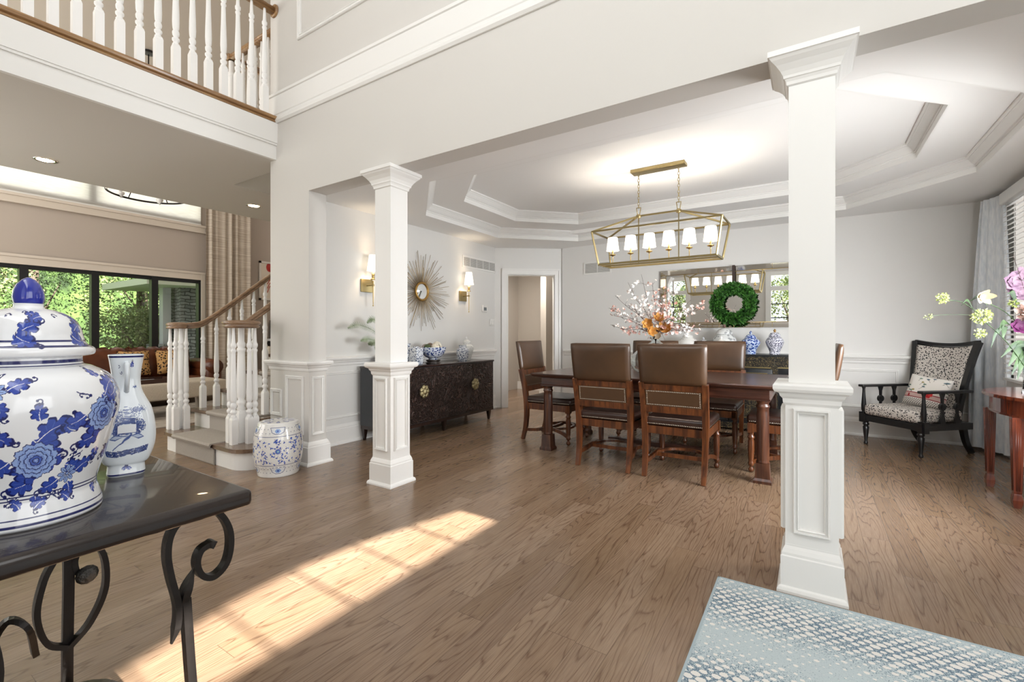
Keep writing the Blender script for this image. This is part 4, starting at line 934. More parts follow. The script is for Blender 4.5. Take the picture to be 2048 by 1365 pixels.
# ================================================================ BACK WALL: mirror, wreath, buffet
t = thing('wall_mirror', 'wide rectangular mirror with angled edges hanging above the black buffet', 'mirror', (-.865, YB - .002, 1.70))
mw, mh = .965, .412
M_bev = mat('bevelled_mirror', '#dcd9d2', .04, 1)
MB().box(-mw + .075, mw - .075, -.026, -.020, -mh + .07, mh - .07).build('glass', M_mirror, t)
MB().box(-mw, mw, -.022, 0, -mh, mh).build('backing', M_chrome, t)
def bevel(p, q, m):
    # frame strip sloping outwards; p outer corners, q inner corners
    return MB().add([(p[0][0], -.034, p[0][1]), (p[1][0], -.034, p[1][1]), (q[1][0], -.024, q[1][1]), (q[0][0], -.024, q[0][1]), (p[0][0], -.0, p[0][1]), (p[1][0], 0, p[1][1]), (q[1][0], 0, q[1][1]), (q[0][0], 0, q[0][1])], [(0, 1, 2, 3), (7, 6, 5, 4), (0, 4, 5, 1), (1, 5, 6, 2), (2, 6, 7, 3), (3, 7, 4, 0)]).build('frame', m, t)
o_ = [(-mw, -mh), (mw, -mh), (mw, mh), (-mw, mh)]; i_ = [(-mw + .075, -mh + .07), (mw - .075, -mh + .07), (mw - .075, mh - .07), (-mw + .075, mh - .07)]
for k in range(4): bevel((o_[k], o_[(k + 1) % 4]), (i_[k], i_[(k + 1) % 4]), M_bev)
mb = MB()
for k in range(4): a, b = i_[k], i_[(k + 1) % 4]; mb.tube([(a[0], -.026, a[1]), (b[0], -.026, b[1])], .004, 6); 
for x in (-.45, .0, .45): mb.tube([(x, -.025, -mh + .07), (x, -.035, -mh)], .0022, 5); mb.tube([(x, -.025, mh - .07), (x, -.035, mh)], .0022, 5)
mb.build('bead_trim', M_brass_lt, t)
t = thing('wreath', 'round green boxwood wreath hanging by a dark ribbon in front of the wall mirror', 'wreath', (-.862, YB - .125, 1.605))
def leafcards(n, posf, size, R_, asp=.5, bend=.25):
    """n leaves, each a folded quad pair; posf(R_) -> (pos, outward normal)"""
    mb = MB()
    for _ in range(n):
        p, nn = posf(R_); d = (nn + Vector((R_.gauss(0, .6), R_.gauss(0, .6), R_.gauss(0, .6)))).normalized(); s = d.orthogonal().normalized(); s = Matrix.Rotation(R_.uniform(0, 6.28), 3, d) @ s
        L_ = size * R_.uniform(.7, 1.25); w_ = L_ * asp / 2; k = d.cross(s) * L_ * bend * .5
        mb.add([p, p + d * L_ * .45 + s * w_ + k * .5, p + d * L_, p + d * L_ * .45 - s * w_ + k * .5, p + d * L_ * .45 - k * .3], [(0, 1, 4), (1, 2, 4), (2, 3, 4), (3, 0, 4)])
    return mb
M_box = noise_mat('boxwood_green', '#1f4a17', '#4f8a35', (1, 1, 1), 25, 2, .55)
def wpos(R_):
    a = R_.uniform(0, 2 * PI); b = R_.uniform(0, 2 * PI); c = Vector((.205 * math.cos(a), 0, .205 * math.sin(a))); o = Vector((math.cos(a) * math.cos(b), math.sin(b) * .8, math.sin(a) * math.cos(b)))
    if o.y > .3: o.y = -o.y
    return c + o * .055, (o * 1.1 + Vector((-math.sin(a), -.2, math.cos(a))) * .8).normalized()
leafcards(2300, wpos, .046, random.Random(2), .55).build('leaves', M_box, t)
mb = MB().tube([(.205 * math.cos(a), 0, .205 * math.sin(a)) for a in np.linspace(0, 2 * PI, 40, endpoint=False)], .045, 10, closed=True); mb.build('moss_core', mat('dark_moss', '#16300f', .9), t)
MB().box(-.018, .018, .052, .056, .2, .515).build('ribbon', mat('dark_brown_ribbon', '#3a2a24', .6), t)
# buffet with break-front, black chinoiserie
BF = thing('buffet_cabinet', 'black chinoiserie buffet cabinet with gold scrollwork against the back wall', 'cabinet', (-.865, 6.84, 0))
M_chino = noise_mat('black_chinoiserie', '#15171a', '#2a2c2e', (1, 1, 1), 8, 3, .3)
gold_m, N, L, b = nodes('gold_scroll_lacquer'); tc = N.new('ShaderNodeTexCoord'); n = N.new('ShaderNodeTexNoise'); n.inputs['Scale'].default_value = 22; n.inputs['Distortion'].default_value = 2.5; n.inputs['Detail'].default_value = 1
L.new(tc.outputs['Object'], n.inputs['Vector']); r = ramp(N, [(.50, '#1a1a1c'), (.53, '#8d7c55'), (.56, '#6f6145'), (.585, '#1a1a1c')]); L.new(n.outputs['Fac'], r.inputs[0]); L.new(r.outputs[0], b.inputs['Base Color']); b.inputs['Roughness'].default_value = .3
mb = MB(); cp = [(-.78, -.04), (.78, -.04), (.78, -.42), (.50, -.42), (.50, -.50), (-.50, -.50), (-.50, -.42), (-.78, -.42)]
def grow(poly, g, keep=-.04):
    return [(x + g * (1 if x > 0 else -1), y if y == keep else y - g) for x, y in poly]
MB().prism(grow(cp, .025), .925, .95).build('top', M_chino, BF)
MB().prism(grow(cp, .012), .905, .925).build('top_moulding', gold_m, BF)
MB().prism(cp, .80, .905).build('frieze', gold_m, BF)
MB().prism(grow(cp, .008), .785, .80).build('bead_moulding', M_brass, BF)
MB().prism(cp, .10, .785).build('body', M_chino, BF)
MB().prism(grow(cp, .02), .03, .10).build('plinth', gold_m, BF)
for x in (-.70, .70):
    for y in (-.10, -.38): o = MB().lathe([(.03, 0), (.035, .02), (.03, .04)], 14).build('foot', M_chino, BF); o.location = (x, y, 0)
for a, b in ((-.48, -.01), (.01, .48)):
    d = MB().rbox(a, b, -.522, -.50, .12, .775, .004, 2).build('door', M_chino, BF); mb = MB(); pframe(mb, 'y', -.522, -1, a + .05, b - .05, .17, .73, .018, .006); mb.build('door_bead', M_brass, d)
    MB().box(a + .08, b - .08, -.524, -.521, .2, .70).build('door_panel', gold_m, d)
for x in (-.5, .5): MB().box(x - .035, x + .035, -.512, -.42, .10, .80).build('pilaster', gold_m, BF)
zb = .95
M_lat = voro_mat('pierced_white_lattice', '#8d8b86', '#efeeea', 26, .20, .27, .25)
jar('lattice_jar', 'round white pierced lattice jar with lid on the buffet, behind the blossoms', 'jar', [(.07, 0), (.09, .015), (.135, .09), (.128, .15), (.075, .195), (.06, .205)], (-1.39, 6.52, zb), M_lat, lid=[(.068, .205), (.06, .23), (.025, .25), (.01, .255)], lidm=M_marble_w)
jar('ginger_jar', 'small black and white lidded jar between the lattice jar and the grey jar', 'jar', [(.04, 0), (.05, .02), (.07, .08), (.05, .115), (.042, .12)], (-1.19, 6.50, zb), voro_mat('black_filigree', '#1c2233', '#c9cbd0', 60, .3, .42, .15), lid=[(.055, .12), (.052, .135), (.045, .16), (.015, .175)], lidm=voro_mat('black_filigree', 0, 0))
jar('ginger_jar', 'large pale grey lidded jar with silver pattern below the wreath', 'jar', [(.08, 0), (.09, .02), (.145, .12), (.142, .18), (.10, .235), (.085, .245)], (-.945, 6.56, zb), voro_mat('silver_trellis_glaze', '#9ea1a2', '#dcdedd', 22, .32, .46, .12), lid=[(.10, .245), (.10, .262), (.09, .285), (.06, .315), (.02, .33)], knobm=mat('copper_brown', '#6b5048', .3))
jar('lattice_jar', 'small white pierced lattice jar with pointed lid in front of the grey jar', 'jar', [(.06, 0), (.07, .015), (.105, .07), (.10, .10), (.07, .125), (.06, .13)], (-.955, 6.37, zb), M_lat, lid=[(.068, .13), (.06, .155), (.03, .175), (.012, .185)], lidm=M_marble_w)
jar('ginger_jar', 'medium blue and white lidded ginger jar on the buffet', 'jar', [(.058, 0), (.06, .01), (.066, .05), (.106, .13), (.108, .155), (.085, .185), (.055, .195)], (-.63, 6.47, zb), voro_mat('cobalt_blossom_glaze', '#23438f', '#b9c9e4', 46, .42, .58, .1, noise=.03, Coat_Weight=.7), lid=[(.066, .195), (.066, .205), (.055, .22), (.045, .235), (.015, .25)])
jar('ginger_jar', 'rightmost navy and white lidded ginger jar with gold knob on the buffet', 'jar', [(.056, 0), (.06, .01), (.058, .04), (.095, .13), (.098, .165), (.075, .205), (.05, .215)], (-.368, 6.47, zb), voro_mat('navy_vine_glaze', '#1d1f4a', '#d9dae4', 85, .40, .50, .12, noise=.02, Coat_Weight=.6), lid=[(.068, .215), (.064, .222), (.058, .245), (.04, .265), (.012, .272)], knobm=mat('antique_gold_knob', '#a8834d', .35, .7))
# ================================================================ CENTREPIECE
VX, VY, VZ = -1.285, 4.60, .795
t = thing('glass_vase', 'big bulbous clear glass vase with slim neck on the dining table', 'vase', (VX, VY, VZ))
mg, N, L, b = nodes('clear_glass'); b.inputs['Base Color'].default_value = (.93, .97, .97, 1); b.inputs['Transmission Weight'].default_value = 1; b.inputs['Roughness'].default_value = .02; b.inputs['IOR'].default_value = 1.35
P = [(p.x, p.z) for p in spline([(.10, 0, .0), (.20, 0, .04), (.255, 0, .13), (.20, 0, .22), (.10, 0, .29), (.045, 0, .33), (.030, 0, .37), (.032, 0, .39)], 5)]
Q = [(max(.001, r - .006), z + (.006 if i < 4 else 0)) for i, (r, z) in enumerate(P)]
MB().lathe([(.001, 0)] + P + list(reversed(Q)) + [(.001, .008)], 36, caps=False).build('body', mg, t)
FA = thing('blossom_arrangement', 'spray of pink and white cherry blossom branches with golden magnolias in the glass vase', 'flowers', (VX, VY, VZ + .37))
M_twig = mat('dark_twig', '#4a3530', .8); M_petw = mat('white_petal', '#f1e9e4', .7); M_petp = mat('pink_petal', '#dfb2a6', .7)
R_ = random.Random(11)
Rt = Vector((math.cos(math.radians(32.88)), math.sin(math.radians(32.88)), 0)); Fw = Vector((-Rt.y, Rt.x, 0))
ends = [(-92, 58, 0), (-54, 108, 0), (-28, 124, 0), (-6, 108, 0), (-75, 84, .1), (-92, 44, -.1), (-70, 18, 0), (-82, 26, .15), (12, 92, 0), (28, 96, .1), (45, 108, 0), (98, 72, 0), (106, 62, .1), (60, 72, -.12), (88, 22, -.1), (100, 12, .1), (40, 60, .15), (-40, 70, .15), (20, 40, -.2), (62, 20, -.15), (-15, 60, .2), (34, 76, -.05)]
for ei, (dx, dz, dd) in enumerate(ends):
    e = Rt * dx * .00505 + Vector((0, 0, dz * .00505)) + Fw * dd; P = spline([Vector((0, 0, -.16)), Vector((e.x * .03, e.y * .03, .0)), e * .35 + Vector((R_.uniform(-.02, .02), 0, .05)), e * .7 + Vector((0, 0, .035 * R_.uniform(-.3, 1.2))), e], 6)
    mb = MB(); mb.tube(P, [.0035 - .0022 * i / len(P) for i in range(len(P))], 5)
    bl = MB(); pink = (ei % 3 == 0)
    for _ in range(9 + int(e.length * 22)):
        i = R_.randint(len(P) // 3, len(P) - 2); a = P[i]; d = Vector((R_.gauss(0, 1), R_.gauss(0, 1), R_.gauss(.4, 1))).normalized() * R_.uniform(.02, .07); mb.tube([a, a + d * .6, a + d], [.0016, .0012, .001], 4)
        P2 = a + d
        for q in range(R_.choice((1, 1, 2, 3))):
            c = P2 + Vector((R_.gauss(0, .008), R_.gauss(0, .008), R_.gauss(0, .008))); n_ = Vector((R_.gauss(0, 1), R_.gauss(0, 1) - .6, R_.gauss(0, 1))).normalized(); u = n_.orthogonal().normalized(); v = n_.cross(u); r = R_.uniform(.011, .019)
            for k in range(5):
                a0 = 2 * PI * k / 5; d0 = u * math.cos(a0) + v * math.sin(a0); s0 = n_.cross(d0)
                bl.add([c, c + d0 * r * .6 + s0 * r * .42 + n_ * r * .25, c + d0 * r * 1.05 + n_ * r * .35, c + d0 * r * .6 - s0 * r * .42 + n_ * r * .25], [(0, 1, 2, 3)])
    o = mb.build('branch', M_twig, FA); bl.build('blossoms', M_petp if pink else M_petw, o, kind='stuff')
M_mag = mat('golden_petal', '#c58f48', .6)
def magnolia(c, r, m, parent, name='magnolia', np_=6, seed=0, cup=.55):
    R2 = random.Random(seed); mb = MB(); n_ = Vector((R2.gauss(0, .4), -1, R2.gauss(.35, .3))).normalized(); u = n_.orthogonal().normalized(); v = n_.cross(u); c = Vector(c)
    for ringi, (rr, kk) in enumerate(((1, np_), (.68, np_ - 1))):
        for k in range(kk):
            a0 = 2 * PI * k / kk + ringi * .5; d0 = u * math.cos(a0) + v * math.sin(a0); s0 = n_.cross(d0); g = []
            for i in range(5):
                f = i / 4; wd = math.sin(PI * (f * .86 + .07)) * .42 * r * rr
                for s in (-1, 0, 1): g.append(c + d0 * r * rr * f * (1 - .15 * ringi) + n_ * (r * cup * (f ** 1.6) * rr + (abs(s) * .12 * r)) + s0 * s * wd)
            mb.add(g, [(i * 3 + j, i * 3 + j + 1, i * 3 + j + 4, i * 3 + j + 3) for i in range(4) for j in range(2)], True)
    return mb.build(name, m, parent)
for k, (dx, dz) in enumerate(((-20, 28), (2, 34), (-14, 12), (10, 16), (19, 14))): p = Rt * dx * .005 + Vector((0, 0, dz * .005)) - Fw * .05; magnolia(p, .055, M_mag, FA, seed=k, cup=.95)
magnolia(Rt * .015 + Vector((0, 0, .01)) - Fw * .06, .04, mat('cream_petal', '#dcc8ab', .6), FA, seed=9)
# ================================================================ ARMCHAIR
AC = thing('armchair', 'black open-arm chair with black and cream spotted upholstery and flared back by the corner', 'chair', (1.03, 6.22, 0), 0)
fl_, fr_ = Vector((.502, 6.331, 0)), Vector((.902, 5.909, 0)); rr_ = Vector((1.275, 6.33, 0)); 
ex = (fr_ - fl_).normalized(); ey = Vector((-ex.y, ex.x, 0))   # ex along the front edge, ey towards the back
ctr = (fl_ + fr_) / 2 + ey * .30
AC.location = (ctr.x, ctr.y, 0); AC.rotation_euler = (0, 0, math.atan2(ex.y, ex.x))
# local: x across (right as seen from the front +), front at y=-.30, back at y=+.26
M_blk = mat('black_lacquer_wood', '#17181a', .28, coat=.4)
M_spot = voro_mat('spotted_fabric', '#17161a', '#cfc8c0', 60, .34, .41, .8, noise=.012)
for s in (-1, 1):
    MB().lathe([(.016, 0), (.021, .012), (.021, .02), (.014, .035), (.015, .05), (.024, .13), (.029, .19), (.02, .205), (.03, .215), (.03, .23), (.021, .24), (.03, .25), (.03, .262)], 18, (s * .285, -.30, 0)).build('front_leg', M_blk, AC)
    P = spline([(s * .24, .38, 0), (s * .245, .30, .12), (s * .25, .25, .28)], 6); MB().tube(P, [1 - .25 * (1 - i / len(P)) for i in range(len(P))], rect=(.045, .055), up=(1, 0, 0)).build('rear_leg', M_blk, AC)
mb = MB(); mb.box(-.32, .32, -.335, -.275, .26, .325); mb.box(-.28, .28, .23, .28, .26, .325)
for s in (-1, 1): lo, hi = sorted((s * .32, s * .27)); mb.box(lo, hi, -.30, .28, .26, .325)
for s in (-1, 1): mb.box(s * .29 - .035, s * .29 + .035, -.34, -.27, .255, .335)
mb.build('seat_frame', M_blk, AC)
MB().rbox(-.285, .285, -.34, .22, .325, .445, .04, 5).build('seat_cushion', M_spot, AC)
# flared back: frame + upholstered panel (concave top)
def backpt(u, v):   # u -1..1 across, v 0..1 up
    w_ = .225 + .075 * v ** 1.7; z = .33 + .79 * v - .035 * v * (1 - u * u) + 0; y = .22 + .20 * v ** 1.25 - .035 * u * u * v; return Vector((u * w_, y, z))
def sheet(mb, u0, u1, v0, v1, th, nu=12, nv=14, off=0):
    vs = []; n1 = (nu + 1) * (nv + 1)
    for side in (0, 1):
        for j in range(nv + 1):
            for i in range(nu + 1): p = backpt(u0 + (u1 - u0) * i / nu, v0 + (v1 - v0) * j / nv); vs.append(p + Vector((0, off + (th if side else 0), 0)))
    fs = []
    for j in range(nv):
        for i in range(nu): a = j * (nu + 1) + i; fs += [(a, a + 1, a + nu + 2, a + nu + 1), (n1 + a, n1 + a + nu + 1, n1 + a + nu + 2, n1 + a + 1)]
    ring = list(range(nu + 1)) + [(k + 1) * (nu + 1) - 1 for k in range(1, nv + 1)] + [nv * (nu + 1) + i for i in range(nu - 1, -1, -1)] + [k * (nu + 1) for k in range(nv - 1, 0, -1)]
    for i in range(len(ring)): a, b = ring[i], ring[(i + 1) % len(ring)]; fs.append((a, b, b + n1, a + n1))
    return mb.add(vs, fs, True)
sheet(MB(), -.93, .93, .04, .96, .035, off=-.028).build('back_upholstery', M_spot, AC)
mb = MB()
for s in (-1, 1): mb.tube([backpt(s, v) for v in np.linspace(0, 1, 16)], 1, rect=(.045, .05), up=(0, 1, 0))
mb.tube([backpt(u, 1) for u in np.linspace(-1, 1, 12)], 1, rect=(.045, .035), up=(0, 1, 0)); mb.tube([backpt(u, .02) for u in np.linspace(-1, 1, 6)], 1, rect=(.045, .045), up=(0, 1, 0)); sheet(mb, -.95, .95, .04, .97, .006, off=.008)
mb.build('back_frame', M_blk, AC)
for s in (-1, 1):
    p = MB().rbox(s * .31 - .033, s * .31 + .033, -.34, .26, .622, .650, .008, 3).build('armrest', M_blk, AC)
    mb = MB(); mb.lathe([(.022, .325), (.022, .345), (.015, .36), (.022, .37), (.024, .42), (.014, .56), (.013, .60), (.02, .622)], 14, (s * .31, -.30, 0)); mb.box(s * .31 - .03, s * .31 + .03, -.33, -.27, .24, .35)
    mb.build('arm_post', M_blk, AC)
    for y in (-.08, .10):
        mb = MB(); prof = [(-.028, .622), (-.012, .575), (-.010, .535), (-.010, .42), (-.03, .36), (-.035, .325), (.035, .325), (.03, .36), (.010, .42), (.010, .535), (.012, .575), (.028, .622)]
        mb.prism([(y + a, z) for a, z in prof], s * .31 - .009, s * .31 + .009, 'x')
        mb.lathe([(.036, -.011), (.036, .011)], 20, M=Matrix.Translation((s * .31, y, .49)) @ RY); mb.lathe([(.022, -.016), (.022, .016)], 16, M=Matrix.Translation((s * .31, y, .49)) @ RY); mb.build('splat', M_blk, AC)
# pillow (with a landscape print)
PW, PH = 220, 220
cv = Canvas(PW, PH, rgb('#e7e2da')); R_ = random.Random(4)
for _ in range(16):
    x, y = R_.uniform(0, PW), R_.uniform(90, PH - 8); g = rgb(R_.choice(('#5f7d6c', '#7f9a86', '#4f6a74', '#a5955f')))
    cv.poly([(x + R_.uniform(6, 13) * math.cos(a), y + R_.uniform(3, 8) * math.sin(a)) for a in np.linspace(0, 6.28, 14)], g); cv.stroke([(x, y), (x + R_.uniform(-30, 30), y - 22)], 2, rgb('#5c5346'))
cv.a[48:86, :] = rgb('#8c2f36'); cv.a[54:80, ::] = rgb('#c9a9a2')
for i in range(0, PW, 12):
    for j in range(0, 40, 8): cv.poly([(i + (6 if j % 16 else 0), j + 6), (i + 4 + (6 if j % 16 else 0), j + 10), (i + 8 + (6 if j % 16 else 0), j + 6), (i + 4 + (6 if j % 16 else 0), j + 2)], rgb('#26282c'))
cv.poly([(120, 60), (150, 60), (156, 84), (138, 98), (118, 84)], rgb('#c2242e')); cv.poly([(140, 74), (160, 72), (162, 96), (146, 100)], rgb('#d63a3a'))
cv.poly([(30, 52), (44, 52), (40, 74), (32, 74)], rgb('#9c2b30'))
PL = thing('throw_pillow', 'printed throw pillow with red and green scene leaning on the spotted armchair', 'pillow', (0, 0, 0))
def pillow(U, V):
    A = 2 * PI * U; R = np.sin(PI * V)  # not used
    return U, V, V
def pil(U, V):   # U: 0..1 wraps over front and back
    X = np.where(U < .5, U * 2, 2 - U * 2) * 2 - 1; Y = V * 2 - 1; th = .075 * np.sqrt(np.clip((1 - X ** 4) * (1 - Y ** 4), 0, 1)); sg = np.where(U < .5, -1, 1)
    k = 1 - .06 * (1 - Y ** 2) * np.abs(X) ; k2 = 1 - .06 * (1 - X ** 2)
    return X * .185 * k, sg * th * .8, Y * .165 * k2
cvp = Canvas(220, 110, PORC); cvp.a[:, :110] = cv.a[::2, ::2]; cvp.a[:, 110:] = cv.a[::2, ::-2]
painted_surface('cushion', pil, cvp, paint_mat('printed_cotton', .85, 0), PL)
lp = AC.matrix_basis @ Vector((.05, .08, .60)); PL.location = lp; PL.rotation_euler = (math.radians(-20), .12, AC.rotation_euler[2] + .15)
# ================================================================ CURTAIN, BLIND, DEMILUNE TABLE
def cloth_mat(name, c1, c2, wscale=(1, 1, 1)):
    m = noise_mat(name, c1, c2, wscale, 30, 3, .85); return m
CU = thing('curtain', 'pale blue-grey linen curtain hanging beside the dining window', 'curtain', (1.52, 6.53, 0))
def drape(P0, P1, z0, z1, n, amp, folds, pinch=0, R_=None, lean=0):
    P0 = Vector(P0); P1 = Vector(P1); d = P1 - P0; nn = Vector((-d.y, d.x, 0)).normalized(); mb = MB(); nz = 18; vs = []; ph = [R_.uniform(-.6, .6) for _ in range(folds + 2)]
    for side in (0, 1):
        for j in range(nz + 1):
            v = j / nz; pin = 1 - pinch * v ** 2.5
            for i in range(n + 1):
                u = i / n; k = u * folds; f = math.sin(2 * PI * k + ph[int(k)] * .5) * amp * (.55 + .45 * math.sin(k * 1.7 + 1)) * (1 - .35 * v)
                p = P0 + d * (.5 + (u - .5) * pin) + nn * (f + side * .004) + d.normalized() * lean * v; vs.append((p.x, p.y, z0 + (z1 - z0) * v))
    fs = []; q = (n + 1) * (nz + 1)
    for j in range(nz):
        for i in range(n): a = j * (n + 1) + i; fs += [(a, a + 1, a + n + 2, a + n + 1), (q + a, q + a + n + 1, q + a + n + 2, q + a + 1)]
    for j in range(nz):
        for i in (0, n): a = j * (n + 1) + i; fs.append((a, a + n + 1, a + n + 1 + q, a + q))
    mb.add(vs, fs, True); return mb
M_cur = noise_mat('blue_grey_linen', '#dbe2e9', '#edf1f4', (1, 1, .2), 60, 3, .85)
mb = drape((-.12, .20, 0), (.085, -.22, 0), .03, 2.56, 60, .032, 4, .45, random.Random(1), .05); mb.build('fabric', M_cur, CU)
MB().tube([(.08, -.3, 2.575), (.02, .22, 2.575)], .012, 10).build('rod', M_chrome, CU)
BL = thing('window_blind', 'white slatted wooden blind in the dining window', 'blind', (1.60, 4.835, 0))
M_slat = mat('white_blind_slat', '#f2f2f0', .4)
MB().rbox(-.075, -.01, -1.46, 1.46, 2.44, 2.545, .006, 2).build('valance', M_slat, BL)
mb = MB(); z = 2.41
while z > .80:
    a = math.radians(20); dx = .025 * math.cos(a); dz = .025 * math.sin(a)
    mb.add([(-.03 - dx, -1.43, z - dz), (-.03 + dx, -1.43, z + dz), (-.03 + dx, 1.43, z + dz), (-.03 - dx, 1.43, z - dz), (-.03 - dx, -1.43, z - dz + .003), (-.03 + dx, -1.43, z + dz + .003), (-.03 + dx, 1.43, z + dz + .003), (-.03 - dx, 1.43, z - dz + .003)], [(0, 3, 2, 1), (4, 5, 6, 7), (0, 1, 5, 4), (1, 2, 6, 5), (2, 3, 7, 6), (3, 0, 4, 7)]); z -= .045
mb.build('slats', M_slat, BL); MB().box(-.055, -.005, -1.43, 1.43, .762, .785).build('bottom_rail', M_slat, BL)
mb = MB()
for y in (-1.3, -.75, -.2, .35, .9, 1.33):
    for x in (-.056, -.004): mb.tube([(x, y, .78), (x, y, 2.44)], .0018, 5)
mb.build('ladder_cords', M_slat, BL)
DM = thing('demilune_table', 'half-round cherry wood side table with drawer and tapered legs at the right edge', 'table', (1.57, 4.84, 0))
def half(r, n=28, ry=None): ry = ry or r; return [(-r * math.sin(a), -ry * math.cos(a)) for a in np.linspace(0, PI, n + 1)]
HT = .765
mb = MB(); mb.prism(half(.47, ry=.62), HT - .022, HT - .004); mb.prism(half(.462, ry=.612), HT - .004, HT); mb.build('tabletop', M_cherry, DM)
MB().prism(half(.43, ry=.57), HT - .135, HT - .022).build('apron', M_cherry, DM)
MB().prism(half(.437, ry=.577), HT - .142, HT - .132).build('apron_bead', M_cherry, DM)
for a in (58,):
    a_ = math.radians(a + 70); px_, py_ = -.43 * math.sin(a_), -.57 * math.cos(a_)
kn = MB(); a_ = math.radians(128); c = Vector((-.436 * math.sin(a_), -.578 * math.cos(a_), HT - .078)); nrm = Vector((-math.sin(a_) / .43, -math.cos(a_) / .57, 0)).normalized()
MK = Matrix.Translation(c) @ nrm.to_track_quat('Z', 'Y').to_matrix().to_4x4(); kn.lathe([(.014, 0), (.012, .004), (.004, .006), (.004, .014)], 14, M=MK)
kn.tube([c + nrm * .012 + Vector((0, 0, -.012)) + (nrm.cross(Vector((0, 0, 1))) * math.cos(t_) + Vector((0, 0, 1)) * math.sin(t_)) * .014 for t_ in np.linspace(0, 2 * PI, 14, endpoint=False)], .002, 5, closed=True); kn.build('ring_pull', M_brass, DM)
for x, y in ((-.385, .262), (-.376, -.275), (-.05, .52), (-.05, -.52)):
    mb = sqp(MB(), [(.018, 0), (.024, .03), (.026, .055), (.021, .09), (.019, .10), (.021, .11), (.031, HT - .14)]); 
    for k in (-.012, 0, .012):
        for sx_ in (-1, 1): mb.tube([(sx_ * .0215, k * .7, .12), (sx_ * .0315, k, HT - .15)], .0028, 4); mb.tube([(k * .7, sx_ * .0215, .12), (k, sx_ * .0315, HT - .15)], .0028, 4)
    o = mb.build('leg', M_cherry, DM); o.location = (x, y, 0)
# flowers on it
t = thing('glass_vase', 'tall clear glass vase on the half-round side table', 'vase', (1.36, 4.90, HT))
MB().lathe([(.001, 0), (.055, 0), (.05, .02), (.045, .1), (.06, .27), (.075, .34), (.070, .34), (.055, .27), (.04, .1), (.044, .03), (.001, .02)], 28, caps=False).build('body', mg, t)
FB = thing('flower_bouquet', 'bouquet of pink peony, mauve lilies and lime hydrangea on the side table', 'flowers', (1.36, 4.90, HT + .32))
M_green = noise_mat('leaf_green', '#1a3018', '#3a5429', (1, 1, 1), 12, 2, .55); M_lime = noise_mat('lime_floret', '#9aa957', '#c6cd8a', (1, 1, 1), 60, 2, .7); M_purp = noise_mat('purple_petal', '#6c5068', '#957a8a', (1, 1, 1), 18, 2, .6); M_peo = noise_mat('blush_petal', '#cfa79d', '#e2c8bf', (1, 1, 1), 10, 2, .6)
sc = .0054
def fp(dx, dz, dd=0): return Rt * dx * sc + Vector((0, 0, dz * sc)) + Fw * dd
# anchor pixel (2053,680)-ish -> offsets in pixels from the vase mouth
def stem(name, a, b_, m=None, r=.003, mid=.04):
    return MB().tube(spline([a, (a + b_) / 2 + Vector((0, 0, mid)), b_], 6), [r] * 13, 5).build(name, m or M_green, FB)
Z0 = Vector((0, 0, -.20))
# peony
def ball_flower(name, c, r, m, n, size, seed, asp=.8):
    def pf(R_):
        d = Vector((R_.gauss(0, 1), R_.gauss(0, 1), R_.gauss(0, 1))).normalized(); return c + d * r * R_.uniform(.4, 1) , d
    return leafcards(n, pf, size, random.Random(seed), asp, .5).build(name, m, FB)
st = stem('stem', Z0, fp(-8, 48, -.05)); ball_flower('peony', fp(-8, 50, -.08), .075, M_peo, 190, .06, 1)
ball_flower('peony', fp(45, 75, 0), .08, M_peo, 170, .06, 21)
stem('stem', Z0, fp(-68, 42)); ball_flower('hydrangea', fp(-68, 46), .055, M_lime, 240, .018, 2, .7); ball_flower('hydrangea', fp(-66, 22, .02), .03, M_lime, 90, .016, 3, .7)
ball_flower('hydrangea', fp(-118, 70, .02), .038, M_lime, 110, .016, 4, .7); stem('stem', fp(-68, 46), fp(-118, 68, .02)); stem('stem', fp(-68, 46), fp(-138, 46, .02), r=.0015, mid=.01); ball_flower('hydrangea', fp(-137, 45, .02), .022, M_lime, 30, .012, 5, .6)
stem('stem', fp(-5, 20), fp(-66, 66)); magnolia(fp(-72, 72, -.02), .055, mat('cream_rose_petal', '#c4b898', .6), FB, 'rose', 5, 6, 1.1)
for k, (dx, dz) in enumerate(((-22, 92), (-4, 100), (-14, 78), (8, 84))): magnolia(fp(dx, dz, .03), .075, M_purp, FB, 'lily', 6, 20 + k, .3)
magnolia(fp(-22, 30, -.02), .06, mat('plum_petal', '#561a4a', .6), FB, 'plum_blossom', 6, 31, .4)
ball_flower('green_bud', fp(-32, 62, -.03), .02, noise_mat('olive_bud', '#6b7a3c', '#9aa65c', (1, 1, 1), 20, 2, .6), 30, .02, 41); ball_flower('green_bloom', fp(14, 82, -.06), .045, noise_mat('apple_green_petal', '#6f9a3c', '#9fc45f', (1, 1, 1), 20, 2, .6), 60, .04, 42)
def blade(a, b_, w_, m=M_green):
    a = Vector(a); b_ = Vector(b_); P = spline([a, (a + b_) / 2 + Vector((0, 0, .05)), b_], 8); s = (b_ - a).cross(Fw).normalized(); mb = MB(); vs = []
    for i, p in enumerate(P): f = i / (len(P) - 1); q = math.sin(PI * (f * .9 + .06)) * w_; vs += [p + s * q, p + Fw * .004, p - s * q]
    mb.add(vs, [(i * 3 + j, i * 3 + j + 1, i * 3 + j + 4, i * 3 + j + 3) for i in range(len(P) - 1) for j in range(2)], True); return mb.build('leaf', m, FB)
